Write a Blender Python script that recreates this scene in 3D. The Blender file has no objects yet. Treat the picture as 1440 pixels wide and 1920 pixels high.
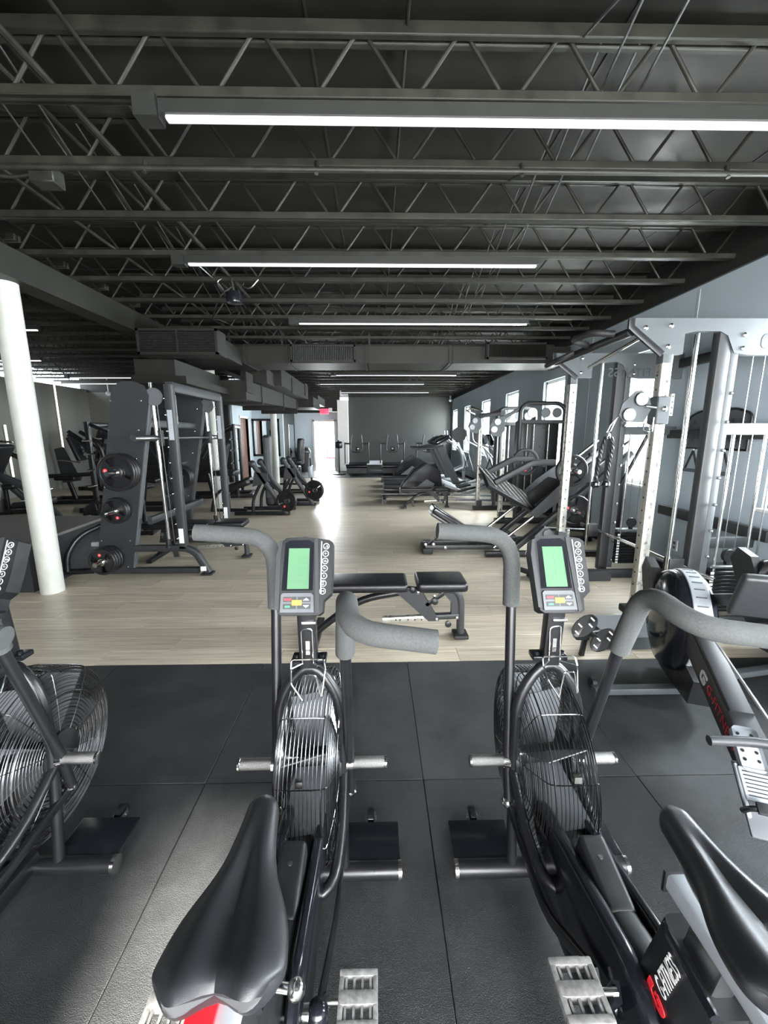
import bpy, bmesh, math, random
from mathutils import Vector, Matrix, Euler
random.seed(7)
S = bpy.context.scene
COL = S.collection
R = math.radians
# ------------------------------------------------------------------ camera
F_PX, CX, CY = 770.0, 720.0, 960.0
def cam_matrix(vpx=705.0, vpy=815.0, roll=0.0056, h=1.5):
    Y = Vector(((vpx-CX)/F_PX, (vpy-CY)/F_PX, 1.0)).normalized()      # image axes: x right, y down, z forward
    X = Vector((1.0, -roll, 0.0)); X.z = -(X.dot(Y))/Y.z; X.normalize()
    Z = -(Y.cross(X))
    right = Vector((X.x, Y.x, Z.x)); down = Vector((X.y, Y.y, Z.y)); fwd = Vector((X.z, Y.z, Z.z))
    m = Matrix.Identity(4)
    for i, v in enumerate((right, -down, -fwd)):
        for k in range(3): m[k][i] = v[k]
    m[2][3] = h
    return m
cd = bpy.data.cameras.new('camera'); cam = bpy.data.objects.new('camera', cd); COL.objects.link(cam)
cd.sensor_fit = 'HORIZONTAL'; cd.sensor_width = 36.0; cd.lens = F_PX/1440*36.0
cd.clip_start = 0.02; cd.clip_end = 200
cam.matrix_world = cam_matrix(); S.camera = cam
# ------------------------------------------------------------------ world, sun, daylight, exposure
W = bpy.data.worlds.new('world'); S.world = W; W.use_nodes = True
bg = W.node_tree.nodes['Background']; bg.inputs[0].default_value = (0.86, 0.93, 1.0, 1); bg.inputs[1].default_value = 4.0
def lamp(name, kind, loc, rot, energy, color=(1,1,1), size=None, size_y=None, angle=None, spread=None):
    l = bpy.data.lights.new(name, kind); o = bpy.data.objects.new(name, l); COL.objects.link(o)
    o.location = loc; o.rotation_euler = rot; l.energy = energy; l.color = color
    if size: l.shape = 'RECTANGLE'; l.size = size; l.size_y = size_y or size
    if angle is not None: l.angle = angle
    if spread: l.spread = spread
    return o
WIN_Y = [0.4, 2.85, 5.08, 7.62, 9.93, 12.25, 14.7, 16.95]
for wy in WIN_Y:   # daylight at the wall's real windows
    lamp('window_daylight', 'AREA', (3.75, wy, 1.7), (0, R(90), 0), 120, (0.86, 0.94, 1.0), 1.55, 0.9)
# daylight through the glazed storefront behind the camera
lamp('storefront_daylight', 'AREA', (1.0, -2.46, 1.4), (R(90), 0, 0), 280, (0.98, 0.98, 1.0), 4.0, 2.0)
lamp('doorway_daylight', 'AREA', (-2.2, 20.6, 1.6), (R(-90), 0, 0), 120, (0.95, 0.98, 1.0), 1.8, 2.0)
lamp('sun', 'SUN', (0, -6, 6), (R(59.5), 0, R(6)), 34.0, (1.0, 0.95, 0.86), angle=R(3.5))
S.view_settings.view_transform = 'Standard'; S.view_settings.look = 'None'
S.view_settings.gamma = 1.0; S.view_settings.use_curve_mapping = False
S.view_settings.exposure = 1.35
# ------------------------------------------------------------------ materials
MATS = {}
def mat(name, col, rough=0.5, metal=0.0, var=0.0, scale=8.0, bump=0.0, bscale=200.0, emit=None, estr=0.0, coat=0.0, spec=None, rvar=0.0, alpha=None):
    m = bpy.data.materials.new(name); m.use_nodes = True; nt = m.node_tree; N = nt.nodes; L = nt.links
    b = N['Principled BSDF']
    b.inputs['Base Color'].default_value = (*col, 1); b.inputs['Roughness'].default_value = rough; b.inputs['Metallic'].default_value = metal
    if spec is not None: b.inputs['Specular IOR Level'].default_value = spec
    if coat: b.inputs['Coat Weight'].default_value = coat; b.inputs['Coat Roughness'].default_value = 0.08
    if emit: b.inputs['Emission Color'].default_value = (*emit, 1); b.inputs['Emission Strength'].default_value = estr
    g = N.new('ShaderNodeNewGeometry')
    if var or rvar:
        n = N.new('ShaderNodeTexNoise'); n.inputs['Scale'].default_value = scale; n.inputs['Detail'].default_value = 5; L.new(g.outputs['Position'], n.inputs['Vector'])
        if var:
            r = N.new('ShaderNodeMapRange'); r.inputs['From Min'].default_value = 0.3; r.inputs['From Max'].default_value = 0.7; r.inputs['To Min'].default_value = 1-var; r.inputs['To Max'].default_value = 1+var
            L.new(n.outputs['Fac'], r.inputs['Value'])
            mx = N.new('ShaderNodeVectorMath'); mx.operation = 'SCALE'; mx.inputs[0].default_value = col; L.new(r.outputs[0], mx.inputs['Scale'])
            L.new(mx.outputs[0], b.inputs['Base Color'])
        if rvar:
            r2 = N.new('ShaderNodeMapRange'); r2.inputs['From Min'].default_value = 0.3; r2.inputs['From Max'].default_value = 0.7; r2.inputs['To Min'].default_value = rough-rvar; r2.inputs['To Max'].default_value = rough+rvar
            L.new(n.outputs['Fac'], r2.inputs['Value']); L.new(r2.outputs[0], b.inputs['Roughness'])
    if bump:
        n2 = N.new('ShaderNodeTexNoise'); n2.inputs['Scale'].default_value = bscale; n2.inputs['Detail'].default_value = 3; L.new(g.outputs['Position'], n2.inputs['Vector'])
        bp = N.new('ShaderNodeBump'); bp.inputs['Strength'].default_value = bump; bp.inputs['Distance'].default_value = 0.002
        L.new(n2.outputs['Fac'], bp.inputs['Height']); L.new(bp.outputs[0], b.inputs['Normal'])
    MATS[name] = m; return m
BLACK = mat('black_powder_coat', (0.0075, 0.008, 0.0095), 0.32, 0, 0.15, 12, bump=0.15, bscale=600, rvar=0.05)
GLOSS = mat('black_gloss_plastic', (0.008, 0.009, 0.012), 0.16, 0, 0.1, 6, rvar=0.04)
MATTE = mat('matte_black_plastic', (0.009, 0.0098, 0.011), 0.45, 0, 0.15, 20, rvar=0.08)
GREYF = mat('dark_grey_powder_coat', (0.025, 0.027, 0.029), 0.46, 0, 0.1, 9, bump=0.1, bscale=700)
RACKG = mat('slate_grey_powder_coat', (0.062, 0.071, 0.076), 0.5, 0, 0.08, 7, bump=0.1, bscale=700)
CHROME = mat('chrome', (0.72, 0.72, 0.7), 0.14, 1.0, 0.06, 30)
ZINC = mat('brushed_zinc', (0.50, 0.49, 0.44), 0.34, 0.75, 0.12, 25, rvar=0.1)
STEEL = mat('dull_steel', (0.36, 0.37, 0.37), 0.3, 1.0, 0.15, 60)
WIRE = mat('dark_chromed_wire', (0.16, 0.16, 0.165), 0.25, 1.0, 0.2, 60)
KNURL = mat('knurled_steel', (0.24, 0.24, 0.235), 0.38, 1.0, 0.25, 350, bump=0.8, bscale=900)
FOAM = mat('grey_foam_grip', (0.05, 0.053, 0.052), 0.88, 0, 0.18, 220, bump=0.5, bscale=700)
VINYL = mat('black_vinyl', (0.007, 0.0075, 0.009), 0.36, 0, 0.15, 30, bump=0.25, bscale=420, rvar=0.05)
SADDLE = mat('saddle_vinyl', (0.014, 0.015, 0.017), 0.4, 0, 0.1, 12, bump=0.12, bscale=900, rvar=0.04)
RUBBERB = mat('black_rubber', (0.012, 0.012, 0.013), 0.6, 0, 0.2, 40, bump=0.2, bscale=300)
PLATER = mat('weight_plate_rubber', (0.010, 0.010, 0.011), 0.38, 0, 0.2, 30, bump=0.2, bscale=250)
SILVERP = mat('silver_plastic', (0.42, 0.45, 0.48), 0.35, 0.25, 0.06, 20)
GREYP = mat('grey_plastic', (0.10, 0.107, 0.115), 0.4, 0, 0.06, 20)
WHITEP = mat('white_plastic', (0.6, 0.61, 0.63), 0.35, 0, 0.03, 20)
RED = mat('red_print', (0.9, 0.035, 0.05), 0.4)
REDP = mat('red_plastic', (0.7, 0.02, 0.03), 0.35, 0, 0.05, 20)
WHITE = mat('white_print', (0.85, 0.85, 0.85), 0.45)
DARKPRINT = mat('dark_print', (0.03, 0.033, 0.035), 0.5)
ORANGE = mat('orange_button', (0.85, 0.38, 0.04), 0.4)
GREENP = mat('green_print', (0.05, 0.45, 0.15), 0.4)
YELLOW = mat('yellow_print', (0.75, 0.6, 0.05), 0.4)
LCD = mat('green_lcd', (0.075, 0.165, 0.09), 0.3, 0, 0.04, 15, emit=(0.28, 0.6, 0.33), estr=0.045)
LCDLINE = mat('lcd_segment', (0.06, 0.16, 0.09), 0.4)
CLEAR = mat('clear_plastic', (0.20, 0.20, 0.195), 0.2, 0.0, 0.3, 90, coat=0.5)
CABLE = mat('cable', (0.03, 0.03, 0.03), 0.4)
WOODBEIGE = mat('deck_grip_sheet', (0.13, 0.125, 0.11), 0.7, 0, 0.2, 60, bump=0.4, bscale=300)
CEIL = mat('black_painted_deck', (0.0092, 0.0092, 0.0070), 0.52, 0, 0.35, 2.2, bump=0.5, bscale=14, rvar=0.12, spec=0.35)
JOIST = mat('black_painted_steel', (0.0185, 0.0188, 0.0145), 0.5, 0, 0.3, 9, bump=0.2, bscale=90, rvar=0.08, spec=0.32)
DUCT = mat('black_painted_duct', (0.0165, 0.0168, 0.0135), 0.52, 0, 0.2, 3, bump=0.25, bscale=30, spec=0.3)
DUCTD = mat('duct_grille_paint', (0.016, 0.0173, 0.015), 0.45, 0, 0.15, 12)
WALLR = mat('slate_wall_paint', (0.385, 0.45, 0.495), 0.62, 0, 0.06, 1.5, bump=0.12, bscale=160)
WALLB = mat('charcoal_wall_paint', (0.038, 0.041, 0.037), 0.6, 0, 0.08, 1.2, bump=0.12, bscale=160)
WALLL = mat('grey_wall_paint', (0.17, 0.17, 0.15), 0.62, 0, 0.06, 1.2, bump=0.1, bscale=160)
WALLP = mat('pale_blue_grey_wall_paint', (0.55, 0.63, 0.67), 0.6, 0, 0.04, 1.2, bump=0.1, bscale=160)
DARKW = mat('black_wall_paint', (0.016, 0.016, 0.017), 0.6, 0, 0.15, 2)
PAINTW = mat('white_column_paint', (0.50, 0.51, 0.46), 0.5, 0, 0.07, 14, bump=0.3, bscale=60)
TRIMW = mat('white_trim_paint', (0.8, 0.8, 0.76), 0.45, 0, 0.03, 12)
BRICKC = mat('outdoor_pale_render', (0.8, 0.8, 0.76), 0.8, 0, 0.1, 4, bump=0.3, bscale=30)
DOORW = mat('brown_door_wood', (0.20, 0.11, 0.085), 0.5, 0, 0.2, 18)
TUBE = mat('led_diffuser', (0.6, 0.6, 0.6), 0.4, emit=(0.93, 0.95, 1.0), estr=0.235)
TUBEB = mat('led_diffuser_bright', (0.8, 0.8, 0.8), 0.4, emit=(1.0, 0.98, 0.92), estr=0.5)
STRIP = mat('warm_led_strip', (0.8, 0.8, 0.8), 0.4, emit=(1.0, 0.93, 0.72), estr=1.8)
EXITR = mat('exit_sign_red', (0.6, 0.02, 0.03), 0.4, emit=(1.0, 0.04, 0.08), estr=1.5)
MIRROR = mat('mirror_glass', (0.75, 0.78, 0.78), 0.03, 1.0)
def mat_rubber():
    m = bpy.data.materials.new('rubber_floor_tile'); m.use_nodes = True; nt = m.node_tree; N = nt.nodes; L = nt.links; b = N['Principled BSDF']
    g = N.new('ShaderNodeNewGeometry'); oi = N.new('ShaderNodeObjectInfo')
    n1 = N.new('ShaderNodeTexNoise'); n1.inputs['Scale'].default_value = 3.5; n1.inputs['Detail'].default_value = 7; n1.inputs['Roughness'].default_value = 0.65
    n2 = N.new('ShaderNodeTexNoise'); n2.inputs['Scale'].default_value = 420; n2.inputs['Detail'].default_value = 2
    vo = N.new('ShaderNodeTexVoronoi'); vo.inputs['Scale'].default_value = 190
    for t in (n1, n2, vo): L.new(g.outputs['Position'], t.inputs['Vector'])
    cr = N.new('ShaderNodeValToRGB'); cr.color_ramp.elements[0].position = 0.32; cr.color_ramp.elements[0].color = (0.010, 0.0112, 0.012, 1)
    cr.color_ramp.elements[1].position = 0.75; cr.color_ramp.elements[1].color = (0.038, 0.041, 0.043, 1); L.new(n1.outputs['Fac'], cr.inputs['Fac'])
    sp = N.new('ShaderNodeMath'); sp.operation = 'LESS_THAN'; sp.inputs[1].default_value = 0.02; L.new(vo.outputs['Distance'], sp.inputs[0])
    vr = N.new('ShaderNodeMapRange'); vr.inputs['To Min'].default_value = 0.85; vr.inputs['To Max'].default_value = 1.2; L.new(oi.outputs['Random'], vr.inputs['Value'])
    sc = N.new('ShaderNodeVectorMath'); sc.operation = 'SCALE'; L.new(cr.outputs[0], sc.inputs[0]); L.new(vr.outputs[0], sc.inputs['Scale'])
    mx = N.new('ShaderNodeMix'); mx.data_type = 'RGBA'; mx.inputs['B'].default_value = (0.35, 0.35, 0.32, 1); L.new(sc.outputs[0], mx.inputs['A']); L.new(sp.outputs[0], mx.inputs['Factor'])
    L.new(mx.outputs['Result'], b.inputs['Base Color'])
    rr = N.new('ShaderNodeMapRange'); rr.inputs['To Min'].default_value = 0.42; rr.inputs['To Max'].default_value = 0.72; L.new(n2.outputs['Fac'], rr.inputs['Value']); L.new(rr.outputs[0], b.inputs['Roughness'])
    bp = N.new('ShaderNodeBump'); bp.inputs['Strength'].default_value = 0.9; bp.inputs['Distance'].default_value = 0.003; L.new(n2.outputs['Fac'], bp.inputs['Height']); L.new(bp.outputs[0], b.inputs['Normal'])
    return m
def mat_plank():
    m = bpy.data.materials.new('vinyl_plank'); m.use_nodes = True; nt = m.node_tree; N = nt.nodes; L = nt.links; b = N['Principled BSDF']
    g = N.new('ShaderNodeNewGeometry'); oi = N.new('ShaderNodeObjectInfo')
    ad = N.new('ShaderNodeVectorMath'); ad.operation = 'ADD'; L.new(g.outputs['Position'], ad.inputs[0])
    cmb = N.new('ShaderNodeCombineXYZ'); mu = N.new('ShaderNodeMath'); mu.operation = 'MULTIPLY'; mu.inputs[1].default_value = 37; L.new(oi.outputs['Random'], mu.inputs[0])
    L.new(mu.outputs[0], cmb.inputs['X']); L.new(mu.outputs[0], cmb.inputs['Z']); L.new(cmb.outputs[0], ad.inputs[1])
    mp = N.new('ShaderNodeMapping'); mp.inputs['Scale'].default_value = (1.3, 26, 1.3); L.new(ad.outputs[0], mp.inputs['Vector'])
    n = N.new('ShaderNodeTexNoise'); n.inputs['Scale'].default_value = 1.6; n.inputs['Detail'].default_value = 8; n.inputs['Roughness'].default_value = 0.62; L.new(mp.outputs[0], n.inputs['Vector'])
    cr = N.new('ShaderNodeValToRGB'); e = cr.color_ramp.elements; e[0].position = 0.28; e[0].color = (0.33, 0.28, 0.205, 1); e[1].position = 0.72; e[1].color = (0.64, 0.565, 0.45, 1)
    L.new(n.outputs['Fac'], cr.inputs['Fac'])
    vr = N.new('ShaderNodeMapRange'); vr.inputs['To Min'].default_value = 0.9; vr.inputs['To Max'].default_value = 1.1; L.new(oi.outputs['Random'], vr.inputs['Value'])
    sc = N.new('ShaderNodeVectorMath'); sc.operation = 'SCALE'; L.new(cr.outputs[0], sc.inputs[0]); L.new(vr.outputs[0], sc.inputs['Scale'])
    L.new(sc.outputs[0], b.inputs['Base Color'])
    rr = N.new('ShaderNodeMapRange'); rr.inputs['To Min'].default_value = 0.26; rr.inputs['To Max'].default_value = 0.42; L.new(n.outputs['Fac'], rr.inputs['Value']); L.new(rr.outputs[0], b.inputs['Roughness'])
    bp = N.new('ShaderNodeBump'); bp.inputs['Strength'].default_value = 0.25; bp.inputs['Distance'].default_value = 0.001; L.new(n.outputs['Fac'], bp.inputs['Height']); L.new(bp.outputs[0], b.inputs['Normal'])
    return m
def mat_pane():
    m = bpy.data.materials.new('window_glass'); m.use_nodes = True; nt = m.node_tree; N = nt.nodes; L = nt.links; N.remove(N['Principled BSDF'])
    t = N.new('ShaderNodeBsdfTransparent'); g = N.new('ShaderNodeBsdfGlossy'); g.inputs['Roughness'].default_value = 0.02
    lw = N.new('ShaderNodeLayerWeight'); lw.inputs[0].default_value = 0.15; f = N.new('ShaderNodeMath'); f.operation = 'MULTIPLY'; f.inputs[1].default_value = 0.35; L.new(lw.outputs['Facing'], f.inputs[0]); mx = N.new('ShaderNodeMixShader'); L.new(f.outputs[0], mx.inputs[0]); L.new(t.outputs[0], mx.inputs[1]); L.new(g.outputs[0], mx.inputs[2])
    L.new(mx.outputs[0], N['Material Output'].inputs['Surface']); return m
RUBBER = mat_rubber(); PLANK = mat_plank(); PANE = mat_pane()
# ------------------------------------------------------------------ mesh building
V = Vector
def circ(r, n=12): return [(r*math.cos(2*math.pi*i/n), r*math.sin(2*math.pi*i/n)) for i in range(n)]
def rrect(w, h, r=None, n=3):
    r = min(w, h)*0.18 if r is None else r; out = []
    for cx, cy, a0 in ((w/2-r, h/2-r, 0), (-w/2+r, h/2-r, 90), (-w/2+r, -h/2+r, 180), (w/2-r, -h/2+r, 270)):
        for k in range(n): a = R(a0+90*k/(n-1)); out.append((cx+r*math.cos(a), cy+r*math.sin(a)))
    return out
def fillet(pts, r, n=5):
    pts = [V(p) for p in pts]; out = [pts[0]]
    for i in range(1, len(pts)-1):
        a, b, c = pts[i-1], pts[i], pts[i+1]; d1 = (a-b); d2 = (c-b); l = min(r, d1.length*0.49, d2.length*0.49)
        if d1.normalized().dot(d2.normalized()) < -0.999: out.append(b); continue
        p, q = b+d1.normalized()*l, b+d2.normalized()*l
        for k in range(n+1): t = k/n; out.append((1-t)**2*p+2*t*(1-t)*b+t*t*q)
    out.append(pts[-1]); return out
class MB:
    def __init__(s): s.v = []; s.f = []; s.m = None; s.flat = []
    def add(s, vs, fs):
        o = len(s.v); s.v += [(s.m @ V(p)) if s.m else V(p) for p in vs]; s.f += [tuple(i+o for i in f) for f in fs]; return s
    def box(s, c, d, rot=None):
        x, y, z = d[0]/2, d[1]/2, d[2]/2; vs = [V((a, b, e)) for a in (-x, x) for b in (-y, y) for e in (-z, z)]
        if rot is not None: vs = [rot @ p for p in vs]
        return s.add([p+V(c) for p in vs], [(0, 1, 3, 2), (4, 6, 7, 5), (0, 4, 5, 1), (2, 3, 7, 6), (0, 2, 6, 4), (1, 5, 7, 3)])
    def b2(s, lo, hi): return s.box([(lo[i]+hi[i])/2 for i in range(3)], [hi[i]-lo[i] for i in range(3)])
    def sweep(s, pts, prof, up=(0, 0, 1), closed=False, cap=True, scl=None):
        pts = [V(p) for p in pts]; n = len(pts); u = V(up).normalized(); vs = []; k = len(prof)
        for i, p in enumerate(pts):
            a = pts[i-1] if (i or closed) else pts[0]; b = pts[(i+1) % n] if (i < n-1 or closed) else pts[-1]
            t = (b-a)
            if i and i < n-1 or closed: t = (pts[i]-pts[i-1]).normalized()+(pts[(i+1) % n]-pts[i]).normalized()
            t.normalize(); w = u-t*u.dot(t)
            if w.length < 1e-3: w = t.orthogonal()
            u = w.normalized(); sd = t.cross(u); q = scl[i] if scl else 1
            vs += [p+sd*(x*q)+u*(y*q) for x, y in prof]
        fs = []
        for i in range(n if closed else n-1):
            j = (i+1) % n
            for e in range(k): g = (e+1) % k; fs.append((i*k+e, i*k+g, j*k+g, j*k+e))
        if cap and not closed: fs += [tuple(range(k-1, -1, -1)), tuple((n-1)*k+e for e in range(k))]
        return s.add(vs, fs)
    def tube(s, pts, r, fr=0.0, n=12, up=(0, 0, 1), closed=False):
        if fr: pts = fillet(pts, fr)
        return s.sweep(pts, circ(r, n), up, closed)
    def bar(s, pts, w, h, fr=0.0, up=(0, 0, 1), r=None):
        if fr: pts = fillet(pts, fr)
        return s.sweep(pts, rrect(w, h, r), up)
    def cyl(s, p, q, r, n=16): return s.sweep([p, q], circ(r, n), (0, 0, 1))
    def lathe(s, c, ax, prof, n=24, closedp=False):
        ax = V(ax).normalized(); e1 = ax.orthogonal().normalized(); e2 = ax.cross(e1); k = len(prof); vs = []; c = V(c)
        for i in range(n):
            a = 2*math.pi*i/n; d = e1*math.cos(a)+e2*math.sin(a); vs += [c+d*r+ax*h for r, h in prof]
        fs = []
        for i in range(n):
            j = (i+1) % n
            for e in range(k if closedp else k-1): g = (e+1) % k; fs.append((i*k+e, j*k+e, j*k+g, i*k+g))
        if not closedp: fs += [tuple(i*k for i in range(n-1, -1, -1)), tuple(i*k+k-1 for i in range(n))]
        return s.add(vs, fs)
    def prism(s, poly, org, eu, ev, th):
        org, eu, ev = V(org), V(eu), V(ev); nn = eu.cross(ev).normalized()*th/2; k = len(poly)
        a = [org+eu*x+ev*y for x, y in poly]
        return s.add([p-nn for p in a]+[p+nn for p in a], [tuple(range(k-1, -1, -1)), tuple(range(k, 2*k))]+[(i, (i+1) % k, (i+1) % k+k, i+k) for i in range(k)])
    def rbox(s, c, d, r=0.02, seg=3, rot=None):
        bm = bmesh.new(); bmesh.ops.create_cube(bm, size=1.0)
        for v in bm.verts: v.co = V((v.co.x*d[0], v.co.y*d[1], v.co.z*d[2]))
        bmesh.ops.bevel(bm, geom=bm.edges[:], offset=r, segments=seg, profile=0.6, affect='EDGES')
        bm.verts.ensure_lookup_table(); vs = [v.co.copy() for v in bm.verts]
        if rot is not None: vs = [rot @ p for p in vs]
        s.add([p+V(c) for p in vs], [tuple(v.index for v in f.verts) for f in bm.faces]); bm.free(); return s
    def ball(s, c, r, n=12, sq=(1, 1, 1)):
        pr = [(r*math.sin(math.pi*i/8), -r*math.cos(math.pi*i/8)) for i in range(9)]
        o = len(s.v); s.lathe(c, (0, 0, 1), [(max(a, 1e-4), b) for a, b in pr], n)
        if sq != (1, 1, 1) and not s.m:
            for i in range(o, len(s.v)): s.v[i] = V([c[k]+(s.v[i][k]-c[k])*sq[k] for k in range(3)])
        return s
    def mesh(s, name, m, smooth=True, ang=38):
        me = bpy.data.meshes.new(name); me.from_pydata([tuple(p) for p in s.v], [], s.f); me.materials.append(m)
        bm = bmesh.new(); bm.from_mesh(me); bmesh.ops.recalc_face_normals(bm, faces=bm.faces); bm.to_mesh(me); bm.free()
        if smooth:
            me.polygons.foreach_set('use_smooth', [True]*len(me.polygons)); me.set_sharp_from_angle(angle=R(ang))
        me.update(); return me
    def build(s, name, m, parent=None, **k):
        o = bpy.data.objects.new(name, s.mesh(name, m)); COL.objects.link(o)
        if parent is not None: o.parent = parent
        for a, b in k.items(): o[a] = b
        return o
def thing(name, label, cat, loc=(0, 0, 0), rz=0.0, group=None):
    o = bpy.data.objects.new(name, None); COL.objects.link(o); o.empty_display_size = 0.05
    o.location = loc; o.rotation_euler = (0, 0, rz); o['label'] = label; o['category'] = cat
    if group: o['group'] = group
    return o
def struct(mb, name, m, parent=None): return mb.build(name, m, parent, kind='structure')
def inst(src, name, parent=None, loc=(0, 0, 0), rot=(0, 0, 0), scale=None):
    o = bpy.data.objects.new(name, src); COL.objects.link(o); o.parent = parent; o.location = loc; o.rotation_euler = rot
    if scale: o.scale = scale
    return o
def copy_tree(root, loc=None, rz=None, label=None, scale=None):
    def cp(o, par):
        c = o.copy(); COL.objects.link(c); c.parent = par
        for ch in list(o.children): cp(ch, c)
        return c
    r = cp(root, None)
    if loc is not None: r.location = loc
    if rz is not None: r.rotation_euler = (0, 0, rz)
    if label: r['label'] = label
    return r
TXT = {}
def text(body, name, m, size, mw, parent=None, ext=0.0006, align='CENTER'):
    c = bpy.data.curves.new(name, 'FONT'); c.body = body; c.size = size; c.extrude = ext; c.align_x = align; c.align_y = 'CENTER'; c.materials.append(m); c.resolution_u = 3
    c.space_character = 1.05
    key = (body, size, ext, align, m.name)
    if key not in TXT:
        tmp = bpy.data.objects.new(name, c); COL.objects.link(tmp); TXT[key] = bpy.data.meshes.new_from_object(tmp); bpy.data.objects.remove(tmp)
        if not TXT[key].materials: TXT[key].materials.append(m)
    o = bpy.data.objects.new(name, TXT[key]); COL.objects.link(o); o.parent = parent; o.matrix_local = mw; return o
def frame_m(org, ex, ey):
    ex = V(ex).normalized(); ey = V(ey); ey = (ey-ex*ey.dot(ex)).normalized(); ez = ex.cross(ey); m = Matrix.Identity(4)
    for k in range(3): m[k][0] = ex[k]; m[k][1] = ey[k]; m[k][2] = ez[k]; m[k][3] = org[k]
    return m
def emblem(name, m, size, mw, parent):
    # rounded "G" mark with a short inner stroke
    mb = MB(); mb.m = mw; t = 0.26
    mb.sweep([V(p)*size for p in fillet([(0.62, 0.5-t/2, 0), (-0.12, 0.5-t/2, 0), (-0.37, 0.2, 0), (-0.37, -0.3, 0), (-0.12, -0.5+t/2, 0), (0.30, -0.5+t/2, 0), (0.40, -0.2, 0), (0.40, 0.02, 0)], 0.2, 4)], rrect(t*size, 0.002, 0.0004, 2), (0, 0, 1))
    mb.box((0.20*size, 0.03*size, 0), (0.4*size, 0.17*size, 0.002)); mb.box((0.08*size, -0.1*size, 0), (0.17*size, 0.3*size, 0.002))
    return mb.build(name, m, parent)
# ================================================================== SETTING
XW, YB = 3.2, 17.7          # right wall, back wall
# --- floor: slab, rubber tiles (near and at the back wall) and vinyl planks
fl = struct(MB().b2((-9.3, -2.7, -0.12), (XW+0.25, YB+0.2, -0.012)), 'floor', MATTE)
TX, TY = 0.955, 0.96
tile = MB().rbox((0, 0, -0.006), (TX-0.003, TY-0.003, 0.014), 0.0018, 1).mesh('rubber_tile', RUBBER)
for j in range(5):
    for i in range(-4, 4):
        x = 0.2+TX*(i+0.5); y = 2.522-TY*(j+0.5)
        if x < 3.15: inst(tile, 'rubber_tile', fl, (x, y, 0.0012*random.random()))
for j in range(3):
    for i in range(-4, 4):
        x = 0.1+TX*(i+0.5); y = 14.66+TY*(j+0.5)
        inst(tile, 'rubber_tile', fl, (x, y, 0.001))
PW, PL = 0.18, 1.22
plank = MB().rbox((0, 0, -0.006), (PL-0.0012, PW-0.0012, 0.012), 0.0012, 1).mesh('plank', PLANK)
rest = MB(); npl = 0
y = 2.524+PW/2; row = 0
while y < YB:
    off = (row*0.41) % PL; x = -9.2+off-PL
    while x < XW+PL:
        xc = x+PL/2; x += PL
        lo, hi = max(xc-PL/2, -9.25), min(xc+PL/2, XW)
        if hi-lo < 0.05 or (y > 14.65 and xc > -3.6): continue
        if hi-lo > PL-0.01 and npl < 292 and xc > -1.15*y-0.9: inst(plank, 'plank', fl, (xc, y, 0)); npl += 1
        else: rest.b2((lo+0.0006, y-PW/2+0.0006, -0.012), (hi-0.0006, y+PW/2-0.0006, 0))
    y += PW; row += 1
rest.build('far_planks', PLANK, fl, kind='stuff')
# --- right wall with windows
def wall_with_holes(name, m, x0, x1, y0, y1, z0, z1, holes, axis='Y'):
    mb = MB(); c = y0
    for a, b, lo, hi in sorted(holes):
        mb.b2((x0, c, z0), (x1, a, z1)); mb.b2((x0, a, z0), (x1, b, lo)); mb.b2((x0, a, hi), (x1, b, z1)); c = b
    mb.b2((x0, c, z0), (x1, y1, z1))
    if axis == 'X': mb.v = [V((p[1], p[0], p[2])) for p in mb.v]
    return struct(mb, name, m)
WH, WL, WT = 0.45, 0.89, 2.47
wr = wall_with_holes('wall_right', WALLR, XW, XW+0.22, -2.7, YB+0.2, 0, 2.93, [(wy-WH, wy+WH, WL, WT) for wy in WIN_Y])
cov = MB()
for sy in [-1.2, 1.6, 4.32, 6.35, 8.75, 11.1, 13.5, 15.8]: cov.b2((XW-0.004, sy-0.012, 0.1), (XW+0.001, sy+0.012, 2.9))
cov.build('seam_strip', WALLR, wr)
for n, wy in enumerate(WIN_Y):
    fr = MB()
    for a, b in (((XW+0.05, wy-WH, WL), (XW+0.15, wy-WH+0.055, WT)), ((XW+0.05, wy+WH-0.055, WL), (XW+0.15, wy+WH, WT)), ((XW+0.05, wy-WH, WT-0.055), (XW+0.15, wy+WH, WT)), ((XW+0.05, wy-WH, WL), (XW+0.15, wy+WH, WL+0.055))): fr.b2(a, b)
    wf = struct(fr, 'window_%d' % (n+1), TRIMW)
    MB().b2((XW+0.095, wy-WH+0.05, WL+0.05), (XW+0.101, wy+WH-0.05, WT-0.05)).build('pane', PANE, wf)
    MB().rbox((XW+0.02, wy, WL-0.012), (0.10, 2*WH+0.08, 0.028), 0.006, 2).build('sill', TRIMW, wf)
    MB().b2((XW+0.06, wy-WH+0.05, 1.72), (XW+0.13, wy+WH-0.05, 1.76)).build('glazing_bar', TRIMW, wf) if n in (1, 2) else None
# pale building outside the windows
eb = struct(MB().b2((9.5, -8, -0.4), (10, 26, 1.35)), 'exterior_wall', BRICKC)
struct(MB().b2((XW+0.22, -10, -0.5), (14, 30, -0.3)), 'exterior_ground', BRICKC)
struct(MB().b2((XW-0.03, -2.7, 2.93), (XW+0.25, YB+0.2, 3.42)), 'trim_1', DUCTD)          # black ledger the joists sit on
struct(MB().b2((XW-0.014, -2.7, 0), (XW, YB, 0.09)), 'baseboard_right', DARKW)
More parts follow.
